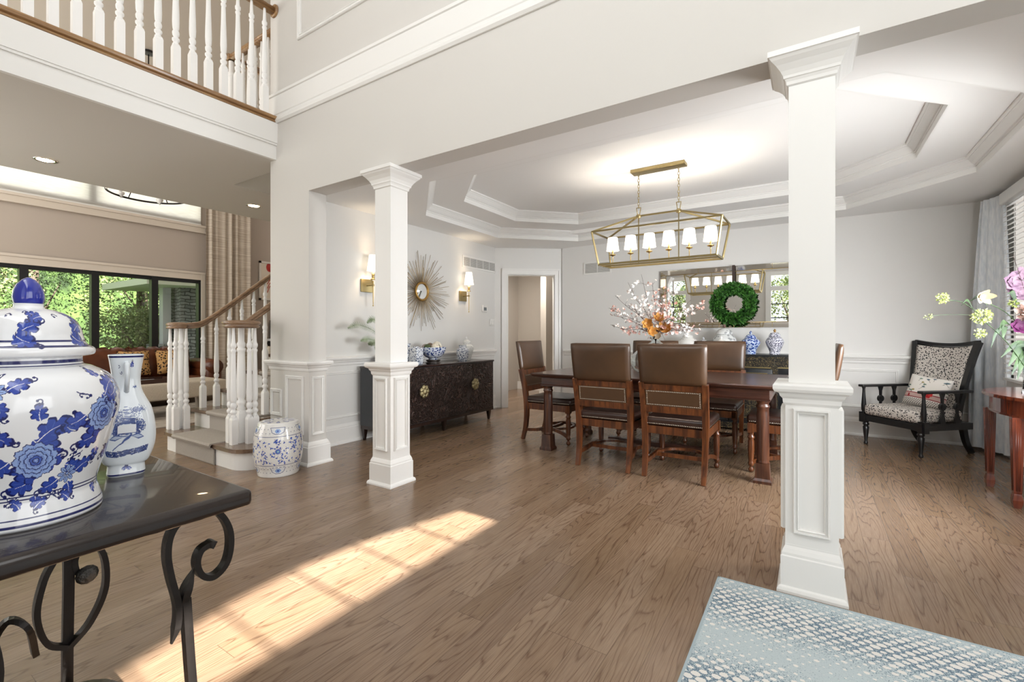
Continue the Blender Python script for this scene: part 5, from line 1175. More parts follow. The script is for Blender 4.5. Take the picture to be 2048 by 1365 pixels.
for a, b_, w_ in (((0, 10), (-32, -22), .03), ((0, 8), (-42, -10), .02), ((0, 12), (-20, -40), .028), ((0, 0), (-28, -34), .022), ((-40, 30), (-56, 2), .012), ((-30, 34), (-46, 22), .02), ((-34, 30), (-40, 14), .022), ((-20, 60), (-34, 76), .02), ((-60, 60), (-84, 66), .014), ((0, 20), (20, -20), .03), ((-5, 60), (12, 70), .02), ((-80, 56), (-96, 60), .01)):
    blade(fp(*a), fp(*b_), w_)
MB().tube([fp(-10, 80), fp(-26, 128)], .0015, 4).build('twig', M_twig, FB)
# ================================================================ RUG
rm, N, L, b = nodes('blue_dotted_rug'); tc = N.new('ShaderNodeTexCoord'); s = N.new('ShaderNodeSeparateXYZ'); L.new(tc.outputs['Object'], s.inputs[0]); X, Y = s.outputs['X'], s.outputs['Y']
# brick-offset dots, 3.3 cm apart
rw = mth(N, L, 'DIVIDE', Y, .0235); ri = mth(N, L, 'FLOOR', rw); rf = mth(N, L, 'SUBTRACT', mth(N, L, 'FRACT', rw), .5)
cw = mth(N, L, 'ADD', mth(N, L, 'DIVIDE', X, .042), mth(N, L, 'MULTIPLY', mth(N, L, 'MODULO', ri, 2), .5)); ci = mth(N, L, 'FLOOR', cw); cf = mth(N, L, 'SUBTRACT', mth(N, L, 'FRACT', cw), .5)
wn = N.new('ShaderNodeTexWhiteNoise'); wn.noise_dimensions = '2D'; cb = N.new('ShaderNodeCombineXYZ'); L.new(ri, cb.inputs[0]); L.new(ci, cb.inputs[1]); L.new(cb.outputs[0], wn.inputs['Vector'])
fine = N.new('ShaderNodeTexNoise'); fine.inputs['Scale'].default_value = 170; fine.inputs['Detail'].default_value = 2; L.new(tc.outputs['Object'], fine.inputs['Vector'])
dd = mth(N, L, 'ADD', mth(N, L, 'POWER', mth(N, L, 'MULTIPLY', cf, 1.0), 2), mth(N, L, 'POWER', mth(N, L, 'MULTIPLY', rf, .75), 2)); dd = mth(N, L, 'ADD', mth(N, L, 'SQRT', dd), mth(N, L, 'MULTIPLY', mth(N, L, 'SUBTRACT', fine.outputs['Fac'], .5), .25))
# wide bands across the rug where navy speckle is dense
bn = N.new('ShaderNodeTexNoise'); bn.inputs['Scale'].default_value = 3; L.new(tc.outputs['Object'], bn.inputs['Vector'])
yy = mth(N, L, 'ADD', Y, mth(N, L, 'MULTIPLY', mth(N, L, 'SUBTRACT', bn.outputs['Fac'], .5), .10))
band = mth(N, L, 'ADD', mth(N, L, 'MULTIPLY', mth(N, L, 'COSINE', mth(N, L, 'MULTIPLY', mth(N, L, 'SUBTRACT', yy, -.205), 2 * PI / .56)), .5), .5)
dotr = mth(N, L, 'ADD', mth(N, L, 'MULTIPLY', band, .22), mth(N, L, 'MULTIPLY', wn.outputs['Value'], .20)); dot = mth(N, L, 'LESS_THAN', dd, dotr)
sp = N.new('ShaderNodeTexNoise'); sp.inputs['Scale'].default_value = 210; sp.inputs['Detail'].default_value = 2; sp.inputs['Roughness'].default_value = .7; L.new(tc.outputs['Object'], sp.inputs['Vector'])
navy = mth(N, L, 'GREATER_THAN', sp.outputs['Fac'], mth(N, L, 'SUBTRACT', .66, mth(N, L, 'MULTIPLY', band, .21)))
c0 = ramp(N, [(0, '#b4c3c8'), (1, '#c6cfd1')]); L.new(fine.outputs['Fac'], c0.inputs[0])
m1 = N.new('ShaderNodeMixRGB'); L.new(mth(N, L, 'MULTIPLY', navy, .8), m1.inputs[0]); L.new(c0.outputs[0], m1.inputs[1]); m1.inputs[2].default_value = (*rgb('#3f5d76'), 1)
m2 = N.new('ShaderNodeMixRGB'); L.new(dot, m2.inputs[0]); L.new(m1.outputs[0], m2.inputs[1]); m2.inputs[2].default_value = (*rgb('#e6e3de'), 1); L.new(m2.outputs[0], b.inputs['Base Color']); b.inputs['Roughness'].default_value = .95; b.inputs['Specular IOR Level'].default_value = .1
bp = N.new('ShaderNodeBump'); bp.inputs['Strength'].default_value = .4; bp.inputs['Distance'].default_value = .003; L.new(sp.outputs['Fac'], bp.inputs['Height']); L.new(bp.outputs[0], b.inputs['Normal'])
t = thing('rug', 'blue and white dotted area rug in the right foreground', 'rug', (.9, 2.452, 0))
MB().box(-1.275, 1.3, -2.0, 0, .0005, .008).build('pile', rm, t)
mb = MB(); mb.box(-1.283, -1.273, -2.0, .004, 0, .0095); mb.box(-1.283, 1.3, -.002, .006, 0, .0095); mb.build('binding', mat('pale_blue_binding', '#a9b8be', .9), t)
# ================================================================ CONSOLE TABLE (near left)
CT = thing('console_table', 'dark wood table with black scrolled wrought iron legs in the left foreground', 'table', (-1.69, -.02, 0))
# local: right edge x=+.36, back end y=+.725
MB().rbox(-.40, .358, -.72, .725, .712, .76, .014, 3).build('tabletop', noise_mat('dark_distressed_wood', '#1d1614', '#2b211d', (3, 1, 1), 6, 5, .25, .3, .7, .05, Coat_Weight=.3), CT)
def iron(pts, w=(.028, .016), n=8, up=(1, 0, 0), taper=None):
    P = spline(pts, n); return P
def iron_leg(name, x, s):
    """one end leg in the plane x=const; s=+1 curls toward +y"""
    P = lambda pts: spline([(x, s * (y + .02), z) for y, z in pts], 6); mb = MB()
    mb.tube(P([(.605, 0), (.592, .12), (.580, .27), (.572, .40), (.567, .49)]), 1, rect=(.026, .020), up=(1, 0, 0))
    q = P([(.535, .383), (.545, .42), (.549, .46), (.545, .50), (.532, .56), (.524, .62), (.530, .67), (.553, .700), (.60, .708), (.645, .695), (.674, .645), (.680, .59), (.667, .54), (.635, .518), (.605, .535), (.593, .572), (.602, .603), (.625, .612), (.640, .606)])
    n = len(q); mb.tube(q, [min(1, .25 + i / 8) * (1 if i < n - 8 else 1 + .35 * math.sin(PI * (i - n + 8) / 8)) * (1 if i < n - 2 else .6) for i in range(n)], rect=(.026, .015), up=(1, 0, 0))
    lf = P([(.560, .46), (.566, .50), (.576, .53), (.588, .562)]); mb.tube(lf, [1.3 * math.sin(PI * (.15 + .84 * i / (len(lf) - 1))) + .05 for i in range(len(lf))], rect=(.024, .014), up=(1, 0, 0))
    return mb.build(name, M_iron, CT)
for x, sides in ((.275, (1, -1)), (-.30, (-1,))):
    for s in sides: iron_leg('leg', x, s)
# far legs turned at right angles, with looping scrolls and rosettes
def loop_leg(x, y, s):
    mb = MB(); P = lambda pts: spline([(x + a, y + b, z) for a, b, z in pts], 6)
    mb.tube(P([(0, 0, .712), (0, 0, .55), (.0, .0, .40), (-.01, 0, .22), (-.015, 0, .0)]), 1, rect=(.018, .026), up=(1, 0, 0))
    mb.tube(P([(0, 0, .20), (.01, .05 * s, .26), (.02, .085 * s, .36), (.02, .08 * s, .47), (.01, .045 * s, .52), (0, .015 * s, .48), (0, .02 * s, .43), (0, .045 * s, .41)]), 1, rect=(.026, .015), up=(1, 0, 0))
    mb.tube(P([(0, 0, .20), (0, -.05 * s, .24), (.01, -.075 * s, .34), (.01, -.06 * s, .44), (0, -.03 * s, .50)]), 1, rect=(.026, .015), up=(1, 0, 0))
    mb.tube(P([(0, -.075 * s, .22), (.05, -.10 * s, .33), (.02, -.135 * s, .36), (-.01, -.16 * s, .30), (0, -.17 * s, .20)]), 1, rect=(.022, .015), up=(1, 0, 0))
    mb.build('leg', M_iron, CT)
    MB().lathe([(.001, -.018), (.02, -.015), (.030, 0), (.02, .015), (.001, .018)], 12, M=Matrix.Translation((x + .02, y + .04 * s, .42)) @ RY).build('rosette', mat('worn_iron_rosette', '#5b5a58', .5, .6, bump=.8, bscale=90), CT)
loop_leg(-.30, .49, 1)
for x in (.275,):
    for s in (-1, 1):
        mb = MB(); O = .11
        P = lambda pts: spline([(x, s * (y - O), z) for y, z in pts], 6)
        mb.tube(P([(.40, .42), (.37, .30), (.29, .23), (.20, .27), (.16, .42), (.20, .58), (.27, .66), (.33, .62), (.355, .50), (.33, .41), (.27, .40)]), 1, rect=(.026, .016), up=(1, 0, 0))
        mb.tube(P([(.20, .27), (.15, .20), (.11, .17)]), 1, rect=(.024, .016), up=(1, 0, 0)); mb.tube(P([(.27, .66), (.28, .712)]), 1, rect=(.024, .016), up=(1, 0, 0))
        mb.build('scrollwork', M_iron, CT)
mb = MB()
for y in (.60, -.60): mb.tube(spline([(.275, y, .06), (.1, y - .05, .14), (-.02, y - .08, .17), (-.14, y - .1, .14), (-.31, y * .82, .06)], 6), 1, rect=(.022, .016), up=(0, 1, 0))
mb.tube([(-.02, -.52, .17), (-.02, .52, .17)], 1, rect=(.022, .016), up=(0, 0, 1))
mb.build('stretcher', M_iron, CT)
# ---------------------------------------------------------------- big ginger jar
GJ = thing('ginger_jar', 'very large blue and white peony ginger jar with domed lid on the foreground table', 'jar', (-1.60, .306, .76), 0)
camang = math.atan2(-.306, 1.60)        # direction to the camera seen from the jar
GJ.rotation_euler = (0, 0, camang)
M_paint = paint_mat('painted_porcelain')
bp_ = [(.130, .0), (.1355, .006), (.134, .022), (.128, .045), (.1235, .062), (.127, .085), (.146, .15), (.163, .215), (.1705, .262), (.167, .30), (.150, .335), (.118, .358), (.099, .366), (.0965, .385)]
f = profile_fn(bp_); W_, H_ = 1100, int(f.total * 1000)
cv = Canvas(W_, H_, PORC); vz = lambda z: f.v_of_z(z) * (H_ - 1)
def lines(z, th): cv.band(vz(z) - th / 2, vz(z) + th / 2 + .5, DBLUE)
lines(.014, 6); lines(.028, 2); lines(.069, 3); lines(.077, 2.5); lines(.366, 3); lines(.375, 7)
mmx = W_ / (2 * PI * .16) / 1000.   # canvas columns per mm
def X_(mm): return (mm * mmx) % W_
for k, (xm, z, r, kind) in enumerate([(12, .157, 42, 'p'), (139, .245, 42, 'p'), (262, .157, 40, 'p'), (-118, .245, 42, 'p'), (-245, .157, 40, 'p'), (388, .245, 40, 'p'), (-370, .245, 40, 'p')]):
    x = X_(xm); y = vz(z); low = z < .2
    for s in (-1, 1): cv.stroke([(x, y), (x + s * 55, y + 4 * s)], 3, DBLUE); cv.stroke([(x, y), (x + s * 8, y + s * 70)], 3, DBLUE)
    for s in (-1, 1):
        leaf(cv, x + s * 6, y + 50, 1.55, PI / 2 - s * .95, s); leaf(cv, x + s * 5, y - 44, 1.35, -PI / 2 + s * 1.15, -s)
    leaf(cv, x + 48, y + 8, 1.35, .75, -1); leaf(cv, x + 60, y - 22, 1.1, -.5, 1)
    leaf(cv, x - 48, y + 4, 1.25, PI + .5, 1); leaf(cv, x + 6, y + 92, .9, PI / 2, 1); sprig(cv, x + 66, y + 62, 1.4, .3, 1); sprig(cv, x - 66, y + 60, 1.3, PI - .4, -1)
    sprig(cv, x + 34, y - 88, 1.2, -.6, 1); sprig(cv, x - 40, y - 86, 1.2, PI + .5, 1); sprig(cv, x + 92, y + 30, 1.2, 1.2, -1); leaf(cv, x, y - 84, .8, -PI / 2, 1)
    leaf(cv, x - 70, y - 30, .6, PI - .6, 1)
    peony(cv, x, y, r)
for xm, z in ((77, .112), (-53, .315), (205, .31), (-180, .115), (330, .115), (-310, .11)):
    x = X_(xm); y = vz(z); leaf(cv, x + 22, y + 2, 1.1, .5, 1); leaf(cv, x - 20, y - 8, 1.1, PI + .5, 1); leaf(cv, x + 4, y - 22, .9, -1.2, 1); sprig(cv, x, y + 24, 1.1, 1.3, 1); daisy(cv, x, y, 23)
for k in range(14):
    x = X_(k * 75 + 20); leaf(cv, x - 8, vz(.048), .72, -.8 if k % 2 else .5, -1 if k % 2 else 1)
painted_surface('body', f, cv, M_paint, GJ)
lid = [(.098, .384), (.117, .388), (.1215, .395), (.120, .405), (.110, .412), (.103, .42), (.0985, .435), (.094, .455), (.084, .475), (.066, .49), (.045, .499), (.030, .503), (.026, .508), (.027, .514)]
f = profile_fn(lid); W_, H_ = 760, int(f.total * 1000); cv = Canvas(W_, H_, PORC); vz = lambda z: f.v_of_z(z) * (H_ - 1)
lines(.411, 8); lines(.424, 4)
mmx = W_ / (2 * PI * .095) / 1000.
for k in range(6):
    x = X_(-20 + k * 100); y = vz(.452); leaf(cv, x + 4, y - 12, 1.25, .55, 1); leaf(cv, x - 4, y - 12, 1.25, PI - .55, -1); leaf(cv, x + 56, y + 34, 1.0, 2.7, 1); leaf(cv, x + 58, y + 34, .8, .4, -1); curl(cv, x - 20, y + 38, 1.2, PI, 1)
    cv.stroke([(x, y - 22), (x, y - 8)], 2, DBLUE)
LD = painted_surface('lid', f, cv, M_paint, GJ)
MB().lathe([(.024, .512), (.027, .519), (.0285, .530), (.027, .544), (.0215, .560), (.012, .572), (.003, .578), (.0005, .5785)], 40).build('knob', mat('cobalt_glaze', '#20309a', .08, coat=.8), LD)
# ---------------------------------------------------------------- moon flask vase
VF = thing('porcelain_vase', 'tall handled blue and white moon flask vase with landscape scene behind the big jar', 'vase', (-1.817, .564, .76), math.radians(-105))
prof = [(.045, .042, .0), (.048, .045, .006), (.047, .043, .02), (.047, .042, .034), (.057, .044, .044), (.070, .047, .08), (.0745, .048, .115), (.073, .048, .155), (.064, .046, .205), (.048, .043, .242), (.038, .038, .270), (.036, .036, .305), (.041, .040, .35), (.0445, .043, .372), (.0435, .042, .376)]
Pz = spline([(a, b_, z) for a, b_, z in prof], 10); pa = np.array([p.x for p in Pz]); pb = np.array([p.y for p in Pz]); pz = np.array([p.z for p in Pz]); ss = np.concatenate([[0], np.cumsum(np.hypot(np.diff(pa), np.diff(pz)))]); tot = ss[-1]; ss /= tot
def ff(U, V):
    A = np.interp(V, ss, pa); B = np.interp(V, ss, pb); Z = np.interp(V, ss, pz); ca, sa = np.cos(2 * PI * U), np.sin(2 * PI * U); e = .62
    return A * np.sign(ca) * np.abs(ca) ** e, B * np.sign(sa) * np.abs(sa) ** e, Z
W_, H_ = 560, int(tot * 1000); cv = Canvas(W_, H_, np.array(rgb('#e6edf2'))); vz = lambda z: float(np.interp(z, pz, ss)) * (H_ - 1)
cv.band(vz(.006), vz(.011), DBLUE); cv.band(vz(.368), vz(.374), DBLUE)
R_ = random.Random(8); INK = np.array(rgb('#4a5f9a')); INK2 = np.array(rgb('#2f3f78'))
for q in range(2):
    cx_ = 420 if q == 0 else 140                  # centres of the two broad faces
    for _ in range(950):
        a, rr = R_.uniform(0, 6.28), R_.uniform(.3, 1); x = cx_ + 44 * rr * math.cos(a); y = vz(.155) + 26 * rr * math.sin(a)
        if R_.random() < .85: cv.dot(x, y, R_.uniform(1, 2.2), INK if R_.random() < .6 else INK2)
    for _ in range(800): x = cx_ + R_.uniform(-55, 55); y = vz(.062) + R_.uniform(0, 18) + abs(x - cx_ + 20) * .18; cv.dot(x, y, R_.uniform(1, 2), INK2 if R_.random() < .6 else INK)
    for _ in range(480): x = cx_ - 26 + R_.gauss(0, 20); y = vz(.19) + R_.gauss(0, 9); cv.dot(x, y, R_.uniform(.8, 1.8), INK)
    for _ in range(200): x = cx_ + 24 + R_.gauss(0, 14); y = vz(.205) + R_.gauss(0, 5); cv.dot(x, y, R_.uniform(.8, 1.6), INK)
    for _ in range(20): cv.stroke([(cx_ + 30, vz(.275)), (cx_ + 30 + R_.uniform(-18, 18), vz(.275) + R_.uniform(-6, 6))], 1.3, INK)
    cv.stroke([(cx_ - 26, vz(.085)), (cx_ - 4, vz(.105)), (cx_ + 4, vz(.13))], 3, INK)
    for s in (-1, 1): P = [(cx_ + 2, vz(.125)), (cx_ + s * 18, vz(.133)), (cx_ + s * 36, vz(.118)), (cx_ + s * 18, vz(.113))]; cv.poly(P, INK); cv.poly([(cx_ + (x - cx_) * .85 + s * 2, vz(.122) + (y - vz(.122)) * .55) for x, y in P], np.array(rgb('#b9c6dc')))
    cv.poly([(cx_ - 12, vz(.135)), (cx_ + 12, vz(.135)), (cx_ + 14, vz(.16)), (cx_ - 12, vz(.158))], PORC)
    for k in range(3): leaf(cv, cx_ - 8 + 8 * k, vz(.02), .3, PI / 2 + (k - 1) * .6, 1)
    leaf(cv, cx_ + 16, vz(.335), .45, PI / 2, 1); curl(cv, cx_ - 28, vz(.335), .7, 1, 1); curl(cv, cx_ - 22, vz(.32), .7, 0, 1)
for xs in (0, 280):
    for k in range(5): leaf(cv, xs + R_.uniform(-8, 8), vz(.09 + .04 * k), .5, PI / 2 + R_.uniform(-.8, .8), 1)
painted_surface('body', ff, cv, M_paint, VF)
for s in (-1, 1):
    MB().tube(spline([(0, s * .036, .350), (0, s * .058, .345), (0, s * .066, .315), (0, s * .058, .285), (0, s * .038, .262)], 6), .0065, 10).build('handle', mat('pale_blue_porcelain', '#dfe6ec', .1, coat=.6), VF)
# ================================================================ GARDEN STOOL
GS = thing('garden_stool', 'barrel-shaped blue and white ceramic garden stool beside the stairs', 'stool', (-3.87, 2.262, 0), math.atan2(-2.262, 3.87))
f = profile_fn([(.158, .0), (.163, .01), (.170, .06), (.188, .13), (.196, .22), (.190, .31), (.174, .39), (.160, .435), (.152, .448), (.12, .452), (.06, .453), (.002, .453)])
W_, H_ = 620, int(f.total * 520); cv = Canvas(W_, H_, np.array(rgb('#e4e3e0'))); vz = lambda z: f.v_of_z(z) * (H_ - 1); R_ = random.Random(6)
for z in (.105, .345): cv.band(vz(z), vz(z) + 2, INK2)
for _ in range(300):
    x, y = R_.uniform(0, W_), R_.uniform(vz(.12), vz(.335)); a = R_.uniform(0, 6.28); cv.stroke([(x, y), (x + 8 * math.cos(a), y + 8 * math.sin(a)), (x + 12 * math.cos(a + .8), y + 12 * math.sin(a + .8))], 1.2, INK2); P = xf([(0, 0), (3, 3), (8, 2.5), (10, 0), (7, -3), (2, -2)], x, y, .9, a); cv.poly(P, MBLUE if R_.random() < .5 else BLUE)
for k in range(5):
    x = k * W_ / 5 - 2; y = vz(.225)
    for j in range(12): a = j * PI / 6; cv.poly(xf([(4, -3), (14, 0), (4, 3)], x, y, 1.1, a), BLUE)
    cv.dot(x, y, 6, rgb('#6b9bd0')); cv.dot(x, y, 3, rgb('#a9c7b8'))
for k in range(10):
    x = k * W_ / 10; leaf(cv, x, H_ - 70, .9, PI / 2, 1); cv.stroke([(x, H_ - 30), (x + 31, H_ - 30)], 3, INK2)
for z0_, z1_ in ((.35, .43), (.02, .10)):
    for i in range(34):
        for j in range(2): cv.dot(i * W_ / 34 + j * 9, vz(z0_ + (z1_ - z0_) * (.3 + .4 * j)), 2.4, rgb('#9a9aa4'))
    for k in range(5):
        x = k * W_ / 5 - 2; y = vz((z0_ + z1_) / 2); cv.poly([(x - 34, y + 16), (x + 34, y + 16), (x + 26, y - 6), (x + 10, y - 14), (x - 10, y - 14), (x - 26, y - 6)], INK2); cv.poly([(x - 31, y + 14), (x + 31, y + 14), (x + 24, y - 5), (x + 9, y - 12), (x - 9, y - 12), (x - 24, y - 5)], rgb('#dfe1e4'))
        for j in range(6): cv.dot(x + 8 * math.cos(j), y + 5 * math.sin(j), 5, rgb('#86a5d6'))
        cv.dot(x, y, 4, BLUE)
painted_surface('body', f, cv, M_paint, GS)
mb = MB()
for z in (.088, .358):
    for k in range(40): a = 2 * PI * k / 40; r = float(np.interp(z, [.06, .13, .31, .39], [.170, .188, .190, .174])); mb.lathe([(.0005, .003), (.004, .002), (.006, -.002)], 6, M=Matrix.Translation((r * math.cos(a), r * math.sin(a), z)) @ Vector((math.cos(a), math.sin(a), 0)).to_track_quat('Z', 'Y').to_matrix().to_4x4())
mb.build('studs', M_marble_w, GS, kind='stuff')
# ================================================================ LIVING ROOM BEYOND
M_sofa = noise_mat('cognac_leather', '#44200f', '#6f3a1e', (1, 1, 1), 4, 4, .33, .3, .7, .3)
SO = thing('leather_sofa', 'cognac brown leather sofa with puffy back cushions under the living room windows', 'sofa', (-9.35, 2.55, 0), 0)
# faces +X; local x depth, y length
mb = MB(); mb.rbox(-.42, .40, -1.55, 1.55, .10, .30, .04, 3); mb.build('base', M_sofa, SO)
for y in (-1.50, 1.50): mb = MB(); mb.rbox(-.42, .42, y - .14, y + .14, .12, .62, .08, 4); mb.lathe([(.0005, -.44), (.13, -.43), (.14, 0), (.13, .44), (.0005, .45)], 18, M=Matrix.Translation((0, y, .62)) @ RY); mb.build('armrest', M_sofa, SO)
MB().rbox(-.46, -.26, -1.4, 1.4, .25, .86, .08, 4).build('back_frame', M_sofa, SO)
R_ = random.Random(9)
for k in range(3):
    y = -.90 + .90 * k; MB().rbox(-.25, .42, y - .44, y + .44, .30, .47, .06, 4).build('seat_cushion', M_sofa, SO)
    M = Matrix.Translation((-.20, y, .70)) @ Matrix.Rotation(-.15, 4, 'Y'); vs = []; fs = []; n1, n2 = 18, 12
    for s in (-1, 1):
        for j in range(n2 + 1):
            for i in range(n1 + 1):
                u = -1 + 2 * i / n1; v = -1 + 2 * j / n2; th = .13 * math.sqrt(max(0, (1 - u ** 4) * (1 - v ** 4))); wz = .018 * math.sin(i * 1.7 + k) * (v > .6) + .01 * math.sin(i * 3.1 + k)
                vs.append(M @ Vector((s * th + R_.uniform(-.004, .004), u * .45, v * .28 + wz)))
    q = (n1 + 1) * (n2 + 1)
    for j in range(n2):
        for i in range(n1): a = j * (n1 + 1) + i; fs += [(a, a + 1, a + n1 + 2, a + n1 + 1), (q + a, q + a + n1 + 1, q + a + n1 + 2, q + a + 1)]
    ring = list(range(n1 + 1)) + [(kk + 1) * (n1 + 1) - 1 for kk in range(1, n2 + 1)] + [n2 * (n1 + 1) + i for i in range(n1 - 1, -1, -1)] + [kk * (n1 + 1) for kk in range(n2 - 1, 0, -1)]
    for i in range(len(ring)): a, b = ring[i], ring[(i + 1) % len(ring)]; fs.append((a, b, b + q, a + q))
    MB().add(vs, fs, True).build('back_cushion', M_sofa, SO)
M_leo = voro_mat('leopard_fabric', '#2a1a10', '#c0955c', 30, .36, .46, .8, noise=.02)
def softpad(w_, h_, d_, M):
    vs = []; fs = []; n1 = 10
    for s in (-1, 1):
        for j in range(n1 + 1):
            for i in range(n1 + 1): u = -1 + 2 * i / n1; v = -1 + 2 * j / n1; th = d_ * math.sqrt(max(0, (1 - u ** 4) * (1 - v ** 4))); vs.append(M @ Vector((s * th, u * w_ * (1 - .06 * (1 - v * v)), v * h_ * (1 - .06 * (1 - u * u)))))
    q = (n1 + 1) ** 2
    for j in range(n1):
        for i in range(n1): a = j * (n1 + 1) + i; fs += [(a, a + 1, a + n1 + 2, a + n1 + 1), (q + a, q + a + n1 + 1, q + a + n1 + 2, q + a + 1)]
    return MB().add(vs, fs, True)
for y, lab in ((1.50, 'left leopard print pillow on the sofa, beside the big ginger jar lid'), (3.0, 'middle leopard print pillow on the sofa seen between the stair balusters'), (3.52, 'right leopard print pillow at the sofa arm seen through the balusters')):
    o = softpad(.22, .21, .08, Matrix.Identity(4)).build('throw_pillow', M_leo); o.location = (-9.32, y, .72); o.rotation_euler = (0, -.25, 0); tag(o, lab, 'pillow', 'leopard pillows on the leather sofa')
M_oat = noise_mat('oatmeal_linen', '#b3a898', '#c7bdae', (1, 1, 1), 120, 2, .9)
OT = thing('ottoman_bench', 'large oatmeal linen upholstered ottoman bench in front of the leather sofa', 'ottoman', (-8.02, 2.7, 0))
MB().rbox(-.36, .36, -1.0, .95, .26, .50, .03, 3).build('seat', M_oat, OT)
for x in (-.3, .3):
    for y in (-.9, .85): mb = sqp(MB(), [(.045, 0), (.06, .27)]); o = mb.build('leg', M_oat, OT); o.location = (x, y, 0)
t = thing('serving_tray', 'dark wooden tray on the linen ottoman', 'tray', (-8.0, 2.55, .50)); M_tr = mat('dark_tray_wood', '#3a221a', .35)
MB().box(-.22, .22, -.45, .45, 0, .015).build('base', M_tr, t); mb = MB(); mb.box(-.22, -.205, -.45, .45, .015, .06); mb.box(.205, .22, -.45, .45, .015, .06); mb.box(-.22, .22, -.45, -.435, .015, .06); mb.box(-.22, .22, .435, .45, .015, .06); mb.build('rim', M_tr, t)
mb = MB(); mb.rbox(-.14, .14, -.10, .10, 0, .02, .003, 1); o = mb.build('magazine', mat('magazine_cover', '#b9c3cb', .3)); o.location = (-8.0, 2.75, .517); tag(o, 'pale magazine lying in the tray on the ottoman', 'magazine')
o = MB().box(-9.0, -6.95, .6, 5.3, .001, .012).build('area_rug', noise_mat('beige_mottled_carpet', '#8e867c', '#b1a99e', (1, 1, 1), 9, 5, .95)); tag(o, 'beige mottled living room carpet under the ottoman', 'rug')
CU2 = thing('curtain', 'tall beige striped curtain panels beside the living room windows', 'curtain', (-9.8, 4.7, 0))
M_cur2 = noise_mat('beige_slub_drape', '#b3a594', '#d3c8b9', (.4, .4, 14), 5, 3, .85)
drape((0, -.42, 0), (0.02, .42, 0), .02, 5.2, 90, .06, 7, 0, random.Random(3)).build('fabric', M_cur2, CU2)
# lobster picture
AR = thing('lobster_picture', 'white framed picture of a red lobster on the living room wall above the stairs', 'picture', (-9.99, 5.82, 2.36))
mb = MB(); mb.box(0, .03, -.42, -.38, -.42, .42); mb.box(0, .03, .38, .42, -.42, .42); mb.box(0, .03, -.42, .42, -.42, -.38); mb.box(0, .03, -.42, .42, .38, .42); mb.build('frame', mat('white_frame', '#e2dcd4', .4), AR)
MB().box(0, .012, -.39, .39, -.39, .39).build('canvas', mat('ivory_canvas', '#e6dccd', .8), AR)
mb = MB(); R_ = random.Random(2)
def blob(pts): mb.prism(pts, .012, .016, 'x')
blob([(.0 + .10 * math.cos(a), .02 + .24 * math.sin(a)) for a in np.linspace(0, 6.28, 20, endpoint=False)])
for s in (-1, 1):
    mb.tube(spline([(.014, s * .05, .15), (.014, s * .18, .24), (.014, s * .2, .30)], 5), .022, 6); blob([(s * .19 + .075 * math.cos(a), .30 + .075 * math.sin(a) * 1.3) for a in np.linspace(0, 6.28, 14, endpoint=False)])
    for k in range(4): mb.tube(spline([(.014, s * .08, .08 - .05 * k), (.014, s * .18, .10 - .07 * k), (.014, s * .24, .02 - .09 * k)], 4), .008, 5)
for k in range(5): blob([(.0 + (.085 - .008 * k) * math.cos(a), -.20 - .045 * k + .035 * math.sin(a)) for a in np.linspace(0, 6.28, 12, endpoint=False)])
mb.build('lobster', mat('lobster_red', '#b52a1c', .5), AR)
# cabinet, flowers and chairs glimpsed between the balusters
t = thing('media_cabinet', 'black cabinet with pale shelves against the living room wall beyond the stairs', 'cabinet', (-9.72, 6.05, 0))
MB().box(-.26, .22, -.5, .5, 0, 1.05).build('body', mat('black_cabinet_paint', '#1b1917', .4), t); MB().box(-.26, .25, -.53, .53, 1.05, 1.10).build('top', M_white, t); MB().box(-.2, .2, -.45, .45, 1.10, 1.50).build('hutch', mat('black_cabinet_paint', 0), t)
mb = MB(); mb.box(.2, .215, -.45, .45, 1.18, 1.21); mb.box(.2, .215, -.45, .45, 1.30, 1.33); mb.build('shelf', M_white, t)
t = thing('flower_pot', 'yellow flowers in a pot seen through the stair balusters', 'flowers', (-8.62, 5.28, .76)); MB().lathe([(.06, 0), (.09, .12), (.08, .12), (.001, .1)], 14, caps=False).build('pot', M_brass, t)
leafcards(200, lambda R_: ((lambda d: (Vector((0, 0, .26)) + d * R_.uniform(.05, .17), d))(Vector((R_.gauss(0, 1), R_.gauss(0, 1), R_.gauss(0, 1))).normalized())), .05, random.Random(3), .8).build('blooms', mat('yellow_petal', '#c9b04a', .7), t)
t = thing('round_table', 'dark round table holding yellow flowers beyond the stairs', 'table', (-8.6, 5.3, 0)); MB().lathe([(.45, .72), (.46, .74), (.45, .76)], 30).build('tabletop', M_espresso, t); MB().lathe([(.22, 0), (.2, .03), (.05, .08), (.04, .72)], 20).build('pedestal', M_espresso, t)
def lchair(x, y, rz, lab):
    t = thing('slipcovered_chair', lab, 'chair', (x, y, 0), rz, 'oatmeal chairs beyond the stairs')
    MB().rbox(-.25, .25, -.25, .25, .36, .48, .03, 3).build('seat', M_oat, t); MB().rbox(-.25, .25, .20, .28, .45, .98, .035, 3).build('backrest', M_oat, t)
    for sx_ in (-.21, .21):
        for sy_ in (-.21, .21): o = sqp(MB(), [(.016, 0), (.022, .36)]).build('leg', M_espresso, t); o.location = (sx_, sy_, 0)
lchair(-7.95, 4.75, PI - .5, 'oatmeal upholstered chair nearest the stairs, seen through the balusters'); lchair(-8.1, 5.9, .8, 'oatmeal upholstered chair on the far side of the round table')
